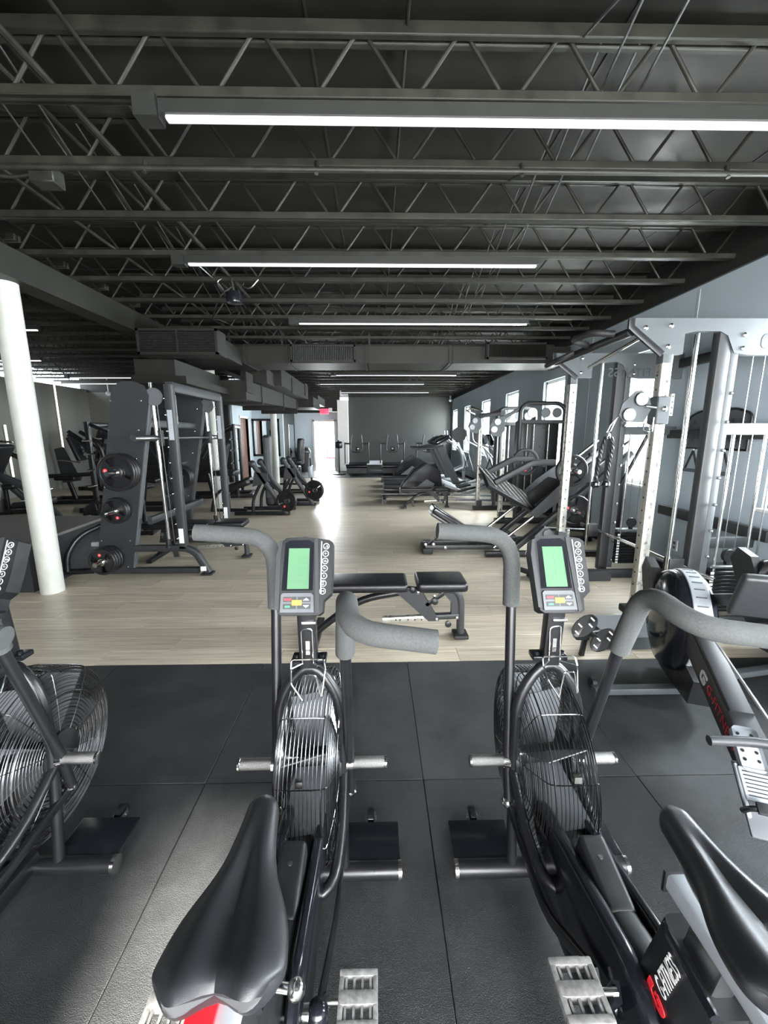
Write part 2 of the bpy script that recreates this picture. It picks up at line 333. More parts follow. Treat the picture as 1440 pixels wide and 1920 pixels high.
# --- back wall, white pier, doorway wall
wb = struct(MB().b2((-1.15, YB, 0), (XW+0.1, YB+0.2, 3.35)), 'wall_back', WALLB)
struct(MB().rbox((-1.37, YB-0.1, 1.45), (0.44, 0.42, 2.9), 0.006, 1), 'pillar', TRIMW)
struct(MB().b2((-1.62, YB-0.34, 0), (-1.12, YB-0.31, 0.16)), 'baseboard_pillar', TRIMW)
wd = wall_with_holes('wall_doorway', WALLP, YB, YB+0.15, -4.3, -1.55, 0, 2.4, [(-2.6, -1.76, 0.0, 2.05)], 'X')
struct(MB().b2((-4.3, YB-0.1, 2.4), (-1.5, YB+0.15, 3.35)), 'wall_above_doorway', DARKW)
fr = MB(); fr.b2((-2.67, YB-0.03, 0), (-2.60, YB+0.16, 2.12)); fr.b2((-1.76, YB-0.03, 0), (-1.69, YB+0.16, 2.12)); fr.b2((-2.67, YB-0.03, 2.05), (-1.69, YB+0.16, 2.12))
struct(fr, 'door_1', TRIMW)
for k, (a, b) in enumerate((((-4.3, YB-0.015, 0), (-2.67, YB, 0.1)), ((-1.69, YB-0.015, 0), (-1.6, YB, 0.1)))): struct(MB().b2(a, b), 'baseboard_%d' % (k+1), TRIMW)
# bright room beyond the doorway
rm = MB(); rm.b2((-4.0, YB+0.15, -0.12), (-0.2, 21.5, 0.0)); rm.b2((-4.1, YB+0.15, 0), (-4.0, 21.5, 2.7)); rm.b2((-0.3, YB+0.2, 0), (-0.2, 21.5, 2.7)); rm.b2((-4.0, YB+0.15, 2.7), (-0.2, 20.9, 2.8))
struct(rm, 'room_beyond_doorway', PAINTW)
# --- left part: partitions, mirror wall, far left wall
wl = struct(MB().b2((-9.1, 3.0, 0), (-8.9, 13.5, 2.88)), 'wall_left', WALLL)
struct(MB().b2((-8.9, 13.3, 0), (-8.05, 13.45, 2.8)), 'wall_left_end', WALLL)
ws = struct(MB().b2((-8.05, 13.34, 0), (-4.62, 13.48, 3.3)), 'wall_slatted', DARKW)
slat = MB().rbox((0, 0, 0), (3.42, 0.02, 0.17), 0.006, 1).mesh('slat', DARKW)
for k in range(15): inst(slat, 'slat', ws, (-6.335, 13.33, 0.12+k*0.19))
struct(MB().b2((-9.1, 13.3, 2.8), (-4.6, 13.45, 3.4)), 'wall_left_upper', DARKW)
wq = wall_with_holes('wall_changing_room', WALLP, -4.7, -4.55, 13.45, 15.5, 0, 2.62, [(14.12, 15.02, 0.0, 2.06)])
fr = MB(); fr.b2((-4.72, 14.05, 0), (-4.53, 14.12, 2.13)); fr.b2((-4.72, 15.02, 0), (-4.53, 15.09, 2.13)); fr.b2((-4.72, 14.05, 2.06), (-4.53, 15.09, 2.13))
d2 = struct(fr, 'door_2', TRIMW)
MB().b2((-4.68, 14.12, 0.01), (-4.63, 15.02, 2.06)).build('door_panel', DOORW, d2)
struct(MB().b2((-4.7, 15.5, 0), (-3.42, 15.62, 2.62)), 'wall_mirror', WALLP)
struct(MB().b2((-4.7, 15.48, 0), (-3.42, 15.5, 0.32)), 'baseboard_mirror_wall', DARKW)
struct(MB().b2((-3.54, 15.62, 0), (-3.42, YB, 2.62)), 'wall_recess', WALLB)
struct(MB().b2((-4.7, 13.4, 2.62), (-3.42, YB, 2.7)), 'wall_soffit', DUCT)
# --- wall behind the camera: glazed storefront
wfz = wall_with_holes('wall_front', WALLR, -2.7, -2.5, -9.1, XW+0.2, 0, 3.4, [(-0.40, 0.06, 0.02, 2.35), (0.75, 3.0, 0.35, 2.35)], 'X')  # narrow unseen opening added and placed to shape the sun patch on the tiles
wn = MB()
for a, b in (((0.75, -2.62, 0.35), (0.8, -2.52, 2.35)), ((1.85, -2.62, 0.35), (1.9, -2.52, 2.35)), ((2.95, -2.62, 0.35), (3.0, -2.52, 2.35)), ((0.75, -2.62, 2.3), (3.0, -2.52, 2.35)), ((0.75, -2.62, 0.35), (3.0, -2.52, 0.4))): wn.b2(a, b)
struct(wn, 'window_9', TRIMW)
struct(MB().b2((0.6, -7.0, 2.5), (5.5, -2.7, 2.62)), 'exterior_sun_block', TRIMW)  # unseen slab added to keep the sun out of the wide opening
struct(MB().b2((-9, -14, -0.4), (XW+0.2, -2.7, -0.2)), 'exterior_pavement', BRICKC)
struct(MB().b2((-9.3, -2.7, 0), (-9.1, 3.0, 3.4)), 'wall_front_left', WALLL)
# --- ceiling: deck, joists, bridging
ZC, ZT, ZD = 3.02, 3.26, 3.335
ce = struct(MB().b2((-9.4, -2.7, ZD), (XW+0.3, YB+0.4, ZD+0.1)), 'ceiling', CEIL)
sm = MB()
for k in range(16):
    yy = -1+k*1.22; sm.b2((-9.3, yy-0.006, ZD-0.006), (XW, yy+0.006, ZD+0.001))
for k in range(9):
    xx = -9+k*1.45; sm.b2((xx-0.006, -2.6, ZD-0.005), (xx+0.006, YB, ZD+0.001))
sm.build('deck_seam', DUCTD, ce)
JY = [-0.3, 0.35, 1.0, 1.62, 2.24, 2.73, 3.31, 3.94, 4.54, 5.20, 5.88, 6.45, 7.05]
while JY[-1] < 17.2: JY.append(JY[-1]+0.615)
chb = MB(); chb.rbox((0, -0.018, ZC+0.022), (6.25, 0.028, 0.044), 0.005, 1).rbox((0, 0.018, ZC+0.022), (6.25, 0.028, 0.044), 0.005, 1).b2((-3.12, -0.03, ZC), (3.12, 0.03, ZC+0.006))
chb = chb.mesh('bottom_chord', JOIST)
cht = MB(); cht.rbox((0, -0.024, ZT+0.03), (6.25, 0.034, 0.06), 0.006, 1).rbox((0, 0.024, ZT+0.03), (6.25, 0.034, 0.06), 0.006, 1)
cht = cht.mesh('top_chord', JOIST)
PER = 0.466
def rod_pts(s, k, dz=0): x = -0.76+PER*k; return [(x, 0, ZC+0.02), (x+0.03*s, 0, ZC+0.03), (x+s*(PER/2-0.03), 0, ZT+0.02), (x+s*PER/2, 0, ZT+0.03)]
rods = [MB().tube([(0, 0, ZC+0.02), (0.03*s, 0, ZC+0.03), (s*(PER/2-0.03), 0, ZT+0.02), (s*PER/2, 0, ZT+0.03)], 0.0095, 0.02, 8, (0, 1, 0)).mesh('web_rod', JOIST) for s in (1, -1)]
web = MB()
for k in range(-5, 9):
    for s in (1, -1): web.tube(rod_pts(s, k), 0.0095, 0, 6, (0, 1, 0))
web = web.mesh('rod_web', JOIST)
ordn = ['first', 'second', 'third', 'fourth', 'fifth', 'sixth', 'seventh', 'eighth', 'ninth', 'tenth']
vis = 0
for n, jy in enumerate(JY):
    near = jy > 2
    if near and vis < 9:
        lb = ['black open-web joist nearest the camera, carrying the nearest long light', 'black open-web joist just behind the nearest long light'][vis] if vis < 2 else 'black open-web steel joist, %s one back under the roof deck' % ordn[vis]
        t = thing('steel_joist', lb, 'joist', (0.05, jy, 0), 0, 'open-web roof joists')
    else: t = thing('steel_joist', 'black open-web steel joist under the far part of the roof' if near else 'black open-web steel joist overhead behind the camera', 'joist', (0.05, jy, 0), 0, 'far open-web roof joists' if near else 'joists behind the camera')
    inst(chb, 'bottom_chord', t); inst(cht, 'top_chord', t)
    if n > 2 and n < len(JY)-1:
        d_ = JY[n+1]-jy
        for bx in (-2.05, 0.90):
            for k, (dx, z0, z1) in enumerate(((0, ZC+0.03, ZT+0.02), (0.1, ZT+0.02, ZC+0.03), (0.28, ZT+0.02, ZC+0.03))):
                MB().tube([(bx+dx, 0, z0), (bx+dx, d_, z1)], 0.0065, 0, 6).build('bridging_rod', JOIST if bx < 0 else STEEL, t)
    if near and vis < 9:
        vis += 1
        for k in range(-5, 9):
            for s in (0, 1):
                x = -0.76+PER*k-0.05
                if -3.15 < x < 3.15: inst(rods[s], 'web_rod', t, (x, 0, 0))
    else: inst(web, 'rod_web', t, (-0.05, 0, 0))
# joists of the bay left of the beam
for n, jy in enumerate([y+0.25 for y in JY if 3.4 < y < 13]):
    t = thing('steel_joist', 'black steel joist in the low bay left of the long beam', 'joist', (-6.15, jy, -0.03), 0, 'joists left of the long beam')
    inst(chb, 'bottom_chord', t, scale=(0.93, 1, 1)); inst(cht, 'top_chord', t, scale=(0.93, 1, 1)); inst(web, 'rod_web', t, (-0.35, 0, 0), scale=(0.8, 1, 1))
# long beam on the columns
bm_ = MB(); bm_.b2((-3.21, -2.5, 2.78), (-3.0, 13.3, 2.80)); bm_.b2((-3.21, -2.5, 3.0), (-3.0, 13.3, 3.02)); bm_.b2((-3.12, -2.5, 2.80), (-3.09, 13.3, 3.0)); bm_.b2((-3.0, -2.5, 2.78), (-2.99, 13.3, 3.02))
struct(bm_, 'beam', DUCT)
PIPE = [(-1.55, 3.16, 0.018, 12), (-1.75, 3.2, 0.012, 12), (-1.32, 3.24, 0.010, 12), (-2.3, 3.12, 0.014, 9), (0.15, 3.3, 0.009, 10)]
for i, (px, pz, pr, py) in enumerate(PIPE):
    o = MB().tube([(px, -2, pz), (px, py, pz)], pr, 0, 8).build('conduit', JOIST)
    o['label'] = ['thick black conduit running front to back through the left joists', 'thin black conduit beside the thick one through the left joists', 'thinnest black pipe right of the conduit pair in the left joists', 'black conduit closest to the long beam on the left', 'hairline black cable pipe crossing the middle of the ceiling'][i]; o['category'] = 'conduit'
wr_ = MB()
pts = [V((-1.9+0.3*math.sin(k*0.7), 3.9+k*0.33, 3.06+0.05*math.sin(k*1.9))) for k in range(9)]
o = MB().tube(pts, 0.008, 0.1, 6).build('wire_loop', STEEL); o['label'] = 'loose silvery wire sagging through the left joists'; o['category'] = 'wire'
# --- columns
def column(y, label, r=0.098, x=-3.17):
    t = thing('column', label, 'column', (x, y, 0), 0, 'white steel columns under the beam'); t['kind'] = 'structure'
    MB().lathe((0, 0, 0), (0, 0, 1), [(r, 0), (r, 2.78)], 32).build('shaft', PAINTW, t)
    return t
column(3.87, 'white round column nearest the camera, standing by the black platform')
column(8.24, 'white round column behind the left weight racks')
column(13.1, 'white round column in front of the black-framed mirror')
# --- ducts
def grille(t, c, w, h, n, vert=True, m=DUCTD):
    # facing -Y
    g = MB()
    for a, b in (((-w/2, -0.02, -h/2), (w/2, 0.02, -h/2+0.03)), ((-w/2, -0.02, h/2-0.03), (w/2, 0.02, h/2)), ((-w/2, -0.02, -h/2), (-w/2+0.03, 0.02, h/2)), ((w/2-0.03, -0.02, -h/2), (w/2, 0.02, h/2))): g.b2([c[i]+a[i] for i in range(3)], [c[i]+b[i] for i in range(3)])
    g = g.build('grille_frame', DUCT, t)
    MB().b2((c[0]-w/2+0.02, c[1]+0.015, c[2]-h/2+0.02), (c[0]+w/2-0.02, c[1]+0.02, c[2]+h/2-0.02)).build('backing', DARKW, g)
    sl = MB()
    for k in range(n):
        if vert: sl.box((c[0]-w/2+0.04+(w-0.08)*k/(n-1), c[1], c[2]), (0.008, 0.022, h-0.05), Euler((0, 0, R(30))).to_matrix())
        else: sl.box((c[0], c[1], c[2]-h/2+0.04+(h-0.08)*k/(n-1)), (w-0.05, 0.022, 0.008), Euler((R(30), 0, 0)).to_matrix())
    sl.build('vanes', m, g)
cdt = thing('cross_duct', 'black rectangular air duct crossing the room under the joists', 'duct', (0, 0, 0))
MB().b2((-3.5, 7.0, 2.64), (XW-0.02, 7.75, 2.9)).build('duct_body', DUCT, cdt)
fs = MB()
for x in (-2.1, -1.42, -0.16, 1.2): fs.b2((x-0.012, 6.975, 2.625), (x+0.012, 7.77, 2.915)); fs.b2((x+0.05, 6.985, 2.632), (x+0.058, 7.77, 2.908))
fs.build('seam_flange', DUCT, cdt)
grille(cdt, (-0.84, 6.95, 2.78), 1.04, 0.26, 34, True); MB().b2((-1.37, 6.97, 2.66), (-0.31, 7.02, 2.9)).build('collar', DUCT, cdt)
grille(cdt, (2.28, 6.93, 2.82), 0.98, 0.25, 36, True, DUCT); MB().b2((1.78, 6.95, 2.7), (2.78, 7.02, 2.94)).build('collar', DUCT, cdt)
hg = MB()
for x in (-2.35, -1.5, -0.1, 1.9): hg.b2((x-0.015, 7.02, 2.9), (x+0.015, 7.05, 3.1))
hg.build('hanger', DUCT, cdt)
vb = thing('vent_box', 'large black air vent box hanging at the end of the left duct', 'duct')
MB().b2((-2.98, 5.52, 2.5), (-1.98, 5.80, 2.8)).build('box_body', DUCT, vb); MB().b2((-2.85, 5.80, 2.60), (-2.15, 6.99, 2.84)).build('box_duct', DUCT, vb); grille(vb, (-2.48, 5.5, 2.65), 1.0, 0.31, 15, False); MB().b2((-2.49, 5.475, 2.52), (-2.47, 5.5, 2.78)).build('mullion', DUCT, vb)
ld = thing('long_duct', 'long black air duct running to the back along the left side', 'duct')
m_ = MB(); m_.b2((-3.3, 5.95, 2.30), (-2.75, 7.6, 2.52))
m_.add([V(p) for p in ((-3.3, 7.6, 2.12), (-2.3, 7.6, 2.12), (-2.3, 7.6, 2.45), (-3.3, 7.6, 2.45), (-3.3, 12.6, 2.25), (-2.3, 12.6, 2.25), (-2.3, 12.6, 2.55), (-3.3, 12.6, 2.55))], [(0, 1, 2, 3), (4, 7, 6, 5), (0, 4, 5, 1), (1, 5, 6, 2), (2, 6, 7, 3), (3, 7, 4, 0)])
m_.b2((-3.35, 5.93, 2.20), (-2.6, 7.6, 2.30)); m_.build('duct_body', DUCT, ld)
m_ = MB(); m_.b2((-2.6, 8.3, 2.48), (-2.1, 8.9, 2.75)); m_.b2((-2.5, 8.9, 2.5), (-1.95, 12.3, 2.85)); m_.build('upper_branch', DUCT, ld)
m_ = MB()
for yy in (8.6, 10.6, 12.3): m_.b2((-3.32, yy-0.012, 2.10), (-2.28, yy+0.012, 2.57))
m_.build('seam_flange', DUCT, ld)
for k, (gx, gy, gz) in enumerate(((-2.27, 7.75, 2.42), (-1.93, 10.1, 2.62), (-1.93, 11.9, 2.72))):
    g = MB(); 
    for dz in range(9): g.b2((gx-0.005, gy-0.15, gz-0.13+dz*0.03), (gx+0.012, gy+0.15, gz-0.12+dz*0.03))
    g.b2((gx-0.02, gy-0.2, gz-0.17), (gx+0.004, gy+0.2, gz+0.17)); g.build('side_vent', DUCT, ld)
m_ = MB(); m_.b2((-2.9, 12.6, 2.3), (-1.85, 14.0, 2.6)); m_.b2((-2.7, 14.0, 2.52), (-1.9, 15.8, 2.78)); m_.build('duct_tail', DUCT, ld)
for k, (lx, ly, lz) in enumerate(((-2.55, 5.91, 2.26), (-2.06, 7.0, 2.18), (-2.3, 6.4, 2.2))): pass
# --- linear lights
def led(x, y, z, ln, m, label, box=True, grp='long linear lights on the joists'):
    t = thing('linear_light', label, 'light', (x, y, z), 0, grp)
    MB().b2((0, -0.03, 0.0), (ln, 0.03, 0.055)).build('housing', DUCTD, t)
    MB().rbox((ln/2, 0, -0.008), (ln-0.04, 0.036, 0.018), 0.006, 2).build('diffuser', m, t)
    MB().b2((-0.004, -0.03, -0.024), (0.0, 0.03, 0.055)).build('end_cap', STEEL, t)
    if box: MB().b2((-0.11, -0.045, -0.02), (-0.008, 0.045, 0.07)).build('junction_box', DUCTD, t)
led(-0.97, 2.2, 2.93, 3.1, TUBE, 'longest looking white linear light on the nearest joist, running off to the right')
led(-1.64, 3.94, 2.965, 3.08, TUBE, 'white linear light second back, with a box at its left end')
led(-1.04, 5.88, 2.965, 3.1, TUBE, 'thin white linear light just in front of the cross duct')
led(-1.01, 10.74, 2.965, 3.05, TUBE, 'white linear light first beyond the cross duct')
led(-1.66, 12.585, 2.965, 3.1, TUBE, 'white linear light second beyond the cross duct')
led(-1.21, 15.045, 2.965, 3.1, TUBE, 'white linear light closest to the dark back wall', False)
led(-7.74, 10.99, 2.935, 3.0, TUBEB, 'bright linear light in the left bay, right of the warm strip', True, 'bright lights in the left bay')
led(-8.85, 12.22, 2.935, 2.9, TUBEB, 'bright linear light meeting the top of the warm wall strip', False, 'bright lights in the left bay')
led(-7.6, 6.13, 2.935, 2.95, TUBEB, 'bright linear light peeking out right of the nearest column', True, 'bright lights in the left bay')
led(-9.0, 8.53, 2.935, 2.5, TUBEB, 'bright linear light crossing behind the nearest column', True, 'bright lights in the left bay')
def strip(y, z0, z1, label):
    t = thing('wall_strip_light', label, 'light', (-8.89, y, 0), 0, 'warm strip lights on the left wall')
    MB().b2((0, -0.03, z0), (0.02, 0.03, z1)).build('channel', TRIMW, t); MB().rbox((0.024, 0, (z0+z1)/2), (0.02, 0.04, z1-z0), 0.006, 2).build('diffuser', STRIP, t)
strip(11.95, 0.7, 2.9, 'tall warm vertical strip light on the left wall')
strip(10.2, 0.5, 1.75, 'short warm strip light left of the nearest column')
# conduit with straps on joist 2
o = thing('strapped_conduit', 'black conduit strapped under the second joist with short clips', 'conduit', (0, 2.66, 2.98))
MB().tube([(-2.5, 0, 0), (3.15, 0, 0)], 0.014, 0, 10).build('pipe', JOIST, o)
for x in (-1.3, -0.33, 0.85, 2.05): MB().tube([(x, 0, -0.02), (x, 0.02, 0.05)], 0.012, 0, 8).build('clip', STEEL if abs(x+0.33) < .01 else JOIST, o)
o = thing('junction_box', 'black metal junction box on the second joist at the upper left', 'box', (-1.42*1.33, 2.72, 2.96)); MB().rbox((0, 0, 0), (0.14, 0.1, 0.09), 0.006, 1).build('box_body', JOIST, o); MB().tube([(-0.4, 0, 0.03), (-0.2, 0, 0.0), (-0.05, 0, 0.02)], 0.009, 0.05, 6).build('lead', JOIST, o)
# ceiling camera / speaker cluster
o = thing('ceiling_speaker', 'small round black device with wires hanging from the left joists', 'speaker', (-1.42, 4.5, 2.86))
MB().lathe((0, 0, 0), (0, 0, 1), [(0.02, -0.06), (0.075, -0.05), (0.085, 0.0), (0.07, 0.05), (0.03, 0.06)], 20).build('body', GLOSS, o)
MB().tube([(0, 0, 0.05), (-0.02, 0, 0.18)], 0.012, 0, 8).build('stem', JOIST, o)
MB().tube([(-0.02, 0, 0.1), (-0.12, 0.02, 0.05), (-0.18, 0, 0.16), (-0.05, 0.03, 0.2), (0.15, 0.02, 0.08), (0.25, 0, 0.17)], 0.007, 0.06, 6).build('wire', STEEL, o)
o = thing('security_camera', 'small white camera in the far corner above the back wall', 'camera', (3.05, 17.3, 2.88)); MB().ball((0, 0, 0), 0.07, 12).build('dome', WHITEP, o); MB().cyl((0, 0, 0), (0, 0, 0.46), 0.03).build('mount', WHITEP, o)
o = thing('security_camera', 'small white dome camera under the far left bright light', 'camera', (-8.0, 12.9, 2.72)); MB().ball((0, 0, 0), 0.08, 12).build('dome', WHITEP, o); MB().cyl((0, 0, 0), (0, 0, 0.62), 0.02).build('mount', WHITEP, o)
# exit sign
o = thing('exit_sign', 'red lit exit sign hanging above the bright doorway', 'sign', (-2.02, 16.6, 2.40))
MB().rbox((0, 0, 0), (0.34, 0.05, 0.2), 0.01, 2).build('housing', EXITR, o)
text('EXIT', 'lettering', REDP, 0.15, frame_m((0, -0.028, -0.005), (1, 0, 0), (0, 0, 1)), o)
MB().b2((0.17, -0.04, -0.03), (0.3, 0.04, 0.13)).build('lamp_head', WHITEP, o); MB().b2((0.3, -0.015, -0.04), (0.64, 0.015, 0.0)).build('arm', TRIMW, o)
# mirror with black frame and the pale panel beside it
o = thing('framed_mirror', 'black-framed wall mirror behind the far white column', 'mirror', (-4.05, 15.47, 1.40))
MB().b2((-0.44, -0.01, -0.62), (0.44, 0.02, 0.62)).build('glass', MIRROR, o)
m_ = MB()
for a, b in (((-0.5, -0.03, -0.68), (-0.42, 0.02, 0.68)), ((0.42, -0.03, -0.68), (0.5, 0.02, 0.68)), ((-0.5, -0.03, 0.6), (0.5, 0.02, 0.68)), ((-0.5, -0.03, -0.68), (0.5, 0.02, -0.6))): m_.b2(a, b)
m_.build('frame', BLACK, o)
o = thing('wall_mirror', 'tall pale mirror on the wall left of the bright doorway', 'mirror', (-3.41, 16.9, 1.25)); MB().b2((-0.02, -0.45, -0.65), (0.01, 0.45, 0.65)).build('glass', MIRROR, o); MB().b2((-0.03, -0.5, -0.68), (0.0, -0.45, 0.68)).build('frame', BLACK, o)
# things in the bright room
o = thing('red_chair', 'dark red upright chair standing in the bright room beyond the doorway', 'chair', (-2.05, 19.3, 0), R(80))
for a in (-0.18, 0.18):
    for b in (-0.18, 0.18): MB().cyl((a, b, 0), (a, b, 1.0 if b > 0 else 0.45), 0.018, 8).build('leg', REDP, o)
MB().rbox((0, 0, 0.46), (0.42, 0.42, 0.05), 0.015, 2).build('seat', REDP, o)
for z in (0.65, 0.8, 0.95): MB().b2((-0.18, 0.165, z-0.03), (0.18, 0.19, z+0.03)).build('back_rail', REDP, o)
o = thing('wire_shelf', 'thin metal shelving unit inside the bright room', 'shelf', (-1.55, 19.8, 0))
for a in (-0.3, 0.3): MB().cyl((a, 0, 0), (a, 0, 1.2), 0.012, 8).build('post', STEEL, o)
for z in (0.2, 0.45, 0.7, 0.95): MB().b2((-0.3, -0.15, z), (0.3, 0.15, z+0.02)).build('shelf_board', BLACK, o)
# wall outlet, exercise chart with handles on the right wall
o = thing('wall_outlet', 'white power outlet low on the slate wall behind the rack', 'outlet', (XW-0.006, 4.2, 0.33)); MB().rbox((0, 0, 0), (0.012, 0.08, 0.12), 0.004, 2).build('cover_plate', WHITEP, o)
for dz in (-0.025, 0.025): MB().rbox((-0.007, 0, dz), (0.006, 0.035, 0.03), 0.002, 1).build('socket', GREYP, o)
# ================================================================== AIR BIKES
def make_air_bike(label):
    t = thing('air_bike', label, 'exercise bike', (0, 0, 0), 0, 'air bikes in the front row')
    YF, ZF, RF = 0.0, 0.41, 0.29
    # feet and spine
    m = MB().tube([(-0.295, -0.093, 0.045), (0.295, -0.093, 0.045)], 0.028, n=16).build('front_stabiliser', BLACK, t)
    MB().lathe((-0.297, -0.093, 0.045), (1, 0, 0), [(0.029, 0), (0.029, 0.012)], 16).build('end_cap', CHROME, m); MB().lathe((0.285, -0.093, 0.045), (1, 0, 0), [(0.029, 0), (0.029, 0.012)], 16).build('end_cap', CHROME, m)
    for s in (-1, 1):
        MB().rbox((s*0.185, -0.01, 0.062), (0.215, 0.15, 0.012), 0.004, 2).build('foot_plate', GLOSS, t)
        w = MB().lathe((s*0.19-0.012, 0.11, 0.036), (1, 0, 0), [(0.012, 0), (0.034, 0.002), (0.034, 0.022), (0.012, 0.024)], 20).build('transport_wheel', GLOSS, t)
        MB().b2((s*0.19-0.018, 0.06, 0.025), (s*0.19-0.014, 0.125, 0.05)).b2((s*0.19+0.014, 0.06, 0.025), (s*0.19+0.018, 0.125, 0.05)).cyl((s*0.19-0.022, 0.11, 0.036), (s*0.19+0.022, 0.11, 0.036), 0.007, 8).build('wheel_fork', STEEL, w)
    MB().bar([(0, -0.09, 0.07), (0, -0.42, 0.085), (0, -1.0, 0.06)], 0.07, 0.06, 0.1).build('spine', BLACK, t)
    MB().tube([(-0.25, -1.0, 0.04), (0.25, -1.0, 0.04)], 0.028, n=14).build('rear_stabiliser', BLACK, t)
    # arch frame round the fan, lower loop
    MB().tube([(-0.102, -0.093, 0.045), (-0.102, -0.05, 0.40), (-0.10, -0.045, 0.67), (0, -0.03, 0.80), (0.10, -0.045, 0.67), (0.102, -0.05, 0.40), (0.102, -0.093, 0.045)], 0.0175, 0.11, 14, (0, 1, 0)).build('arch_frame', BLACK, t)
    MB().tube([(-0.105, -0.05, 0.40), (-0.108, -0.2, 0.31), (-0.09, -0.335, 0.262), (0.09, -0.335, 0.262), (0.108, -0.2, 0.31), (0.105, -0.05, 0.40)], 0.0155, 0.07, 12, (0, 0, 1)).build('lower_loop', BLACK, t)
    # fan cage
    cg = MB(); prof = []
    for k in range(9): prof.append((0.07+0.20*k/8, 0.092-0.018*(k/8)**2))
    prof += [(0.281, 0.070), (0.288, 0.058)]
    rings = [(r, x) for r, x in prof] + [(RF, 0.046-0.0115*k) for k in range(9)] + [(r, -x) for r, x in reversed(prof)]
    extra = [(0.082+0.0122*k, 0.0905-0.016*((0.012+0.0122*k)/0.2)**2) for k in range(16)]
    rings += extra + [(r, -x) for r, x in extra]
    nn = 56
    for r, x in rings:
        cg.sweep([(x, YF+r*math.cos(2*math.pi*i/nn), ZF+r*math.sin(2*math.pi*i/nn)) for i in range(nn)], circ(0.00125, 4), (1, 0, 0), True)
    cage = cg.build('fan_cage', WIRE, t)
    rb = MB()
    full = [(r, x) for r, x in prof]+[(RF+0.001, 0.04), (RF+0.001, -0.04)]+[(r, -x) for r, x in reversed(prof)]
    for k in range(10):
        a = 2*math.pi*(k+0.3)/10; rb.sweep([(x, YF+r*math.cos(a), ZF+r*math.sin(a)) for r, x in full], circ(0.0018, 4), (1, 0, 0))
    for r, x in ((0.288, 0.06), (0.288, -0.06), (0.2, 0.093), (0.2, -0.093)): rb.sweep([(x, YF+r*math.cos(2*math.pi*i/nn), ZF+r*math.sin(2*math.pi*i/nn)) for i in range(nn)], circ(0.0026, 4), (1, 0, 0), True)
    rb.build('rib_wires', WIRE, cage)
    for s in (-1, 1): MB().lathe((s*0.085, YF, ZF), (s, 0, 0), [(0.075, 0), (0.075, 0.014), (0.03, 0.02)], 28).build('hub_cover', MATTE, t)
    fn = MB().lathe((-0.05, YF, ZF), (1, 0, 0), [(0.035, 0), (0.035, 0.1)], 16).build('fan_hub', MATTE, t)
    for k in range(8):
        a = 2*math.pi*(k+0.2)/8; rot = Euler((a, 0, 0)).to_matrix()
        bl = MB(); bl.add([V((0, YF, ZF))+rot @ V(p) for p in ((-0.055, 0.0, 0.04), (0.055, 0.012, 0.04), (0.06, 0.03, 0.262), (-0.06, 0.0, 0.262), (-0.055, -0.002, 0.04), (0.055, 0.010, 0.04), (0.06, 0.027, 0.262), (-0.06, -0.003, 0.262))], [(0, 1, 2, 3), (7, 6, 5, 4), (0, 4, 5, 1), (1, 5, 6, 2), (2, 6, 7, 3), (3, 7, 4, 0)])
        bl.build('fan_blade', GREYP, fn)
    MB().cyl((-0.14, -0.0, ZF), (0.14, 0.0, ZF), 0.012, 12).build('axle', CHROME, t)
    # cage clips
    MB().box((0, -0.262, 0.555), (0.02, 0.014, 0.02)).build('cage_clip', CHROME, t); MB().box((0, -0.24, 0.24), (0.02, 0.03, 0.03)).build('cage_clip', CHROME, t)
    # foot pegs
    for s in (-1, 1):
        p = MB().lathe((s*0.135, -0.04, 0.42), (s, 0, 0), [(0.0175, 0), (0.0185, 0.004), (0.0185, 0.102), (0.0175, 0.105)], 20).build('foot_peg', KNURL, t)
        MB().lathe((s*0.238, -0.04, 0.42), (s, 0, 0), [(0.0165, 0), (0.0195, 0.003), (0.0195, 0.009), (0.012, 0.012)], 20).build('peg_cap', CHROME, p)
        MB().lathe((s*0.103, -0.04, 0.42), (s, 0, 0), [(0.024, 0), (0.024, 0.032)], 20).cyl((s*0.09, -0.04, 0.42), (s*0.135, -0.04, 0.42), 0.014, 12).build('pivot_bearing', CHROME, p)
    # handle arms: one forward, one pulled back
    a = MB().tube([(-0.118, -0.075, 0.29), (-0.118, -0.04, 0.42), (-0.112, 0.035, 0.98)], 0.0165, n=14).build('handle_arm', BLACK, t)
    MB().tube([(-0.112, 0.032, 0.945), (-0.112, 0.055, 1.175), (-0.36, 0.045, 1.195)], 0.027, 0.10, 16, (0, 1, 0)).build('foam_grip', FOAM, a)
    b = MB().tube([(0.125, -0.02, 0.29), (0.125, -0.04, 0.42), (0.128, -0.19, 0.93)], 0.0165, n=14).build('handle_arm', BLACK, t)
    MB().tube([(0.128, -0.182, 0.90), (0.140, -0.245, 1.105), (0.155, -0.40, 1.075), (0.35, -0.395, 1.045)], 0.027, 0.075, 16, (0, 1, 0)).build('foam_grip', FOAM, b)
    for s, yy in ((-1, -0.075), (1, -0.02)):
        j = MB().ball((s*0.122, yy, 0.29), 0.019, 12).cyl((s*0.10, yy, 0.29), (s*0.142, yy, 0.29), 0.010, 10).build('rod_end', CHROME, t)
        MB().bar([(s*0.118, yy, 0.28), (s*0.105, -0.35, 0.22), (s*0.09, -0.57, 0.36 if s < 0 else 0.30)], 0.012, 0.03, 0.08).build('connecting_rod', BLACK, t)
    # post, bracket, console
    MB().bar([(0, -0.03, 0.775), (0, -0.05, 1.05)], 0.056, 0.042).build('console_post', BLACK, t)
    MB().rbox((0, -0.02, 0.792), (0.11, 0.05, 0.018), 0.005, 2).cyl((-0.04, -0.03, 0.80), (-0.04, -0.03, 0.812), 0.008, 8).cyl((0.04, -0.03, 0.80), (0.04, -0.03, 0.812), 0.008, 8).build('post_flange', GLOSS, t)
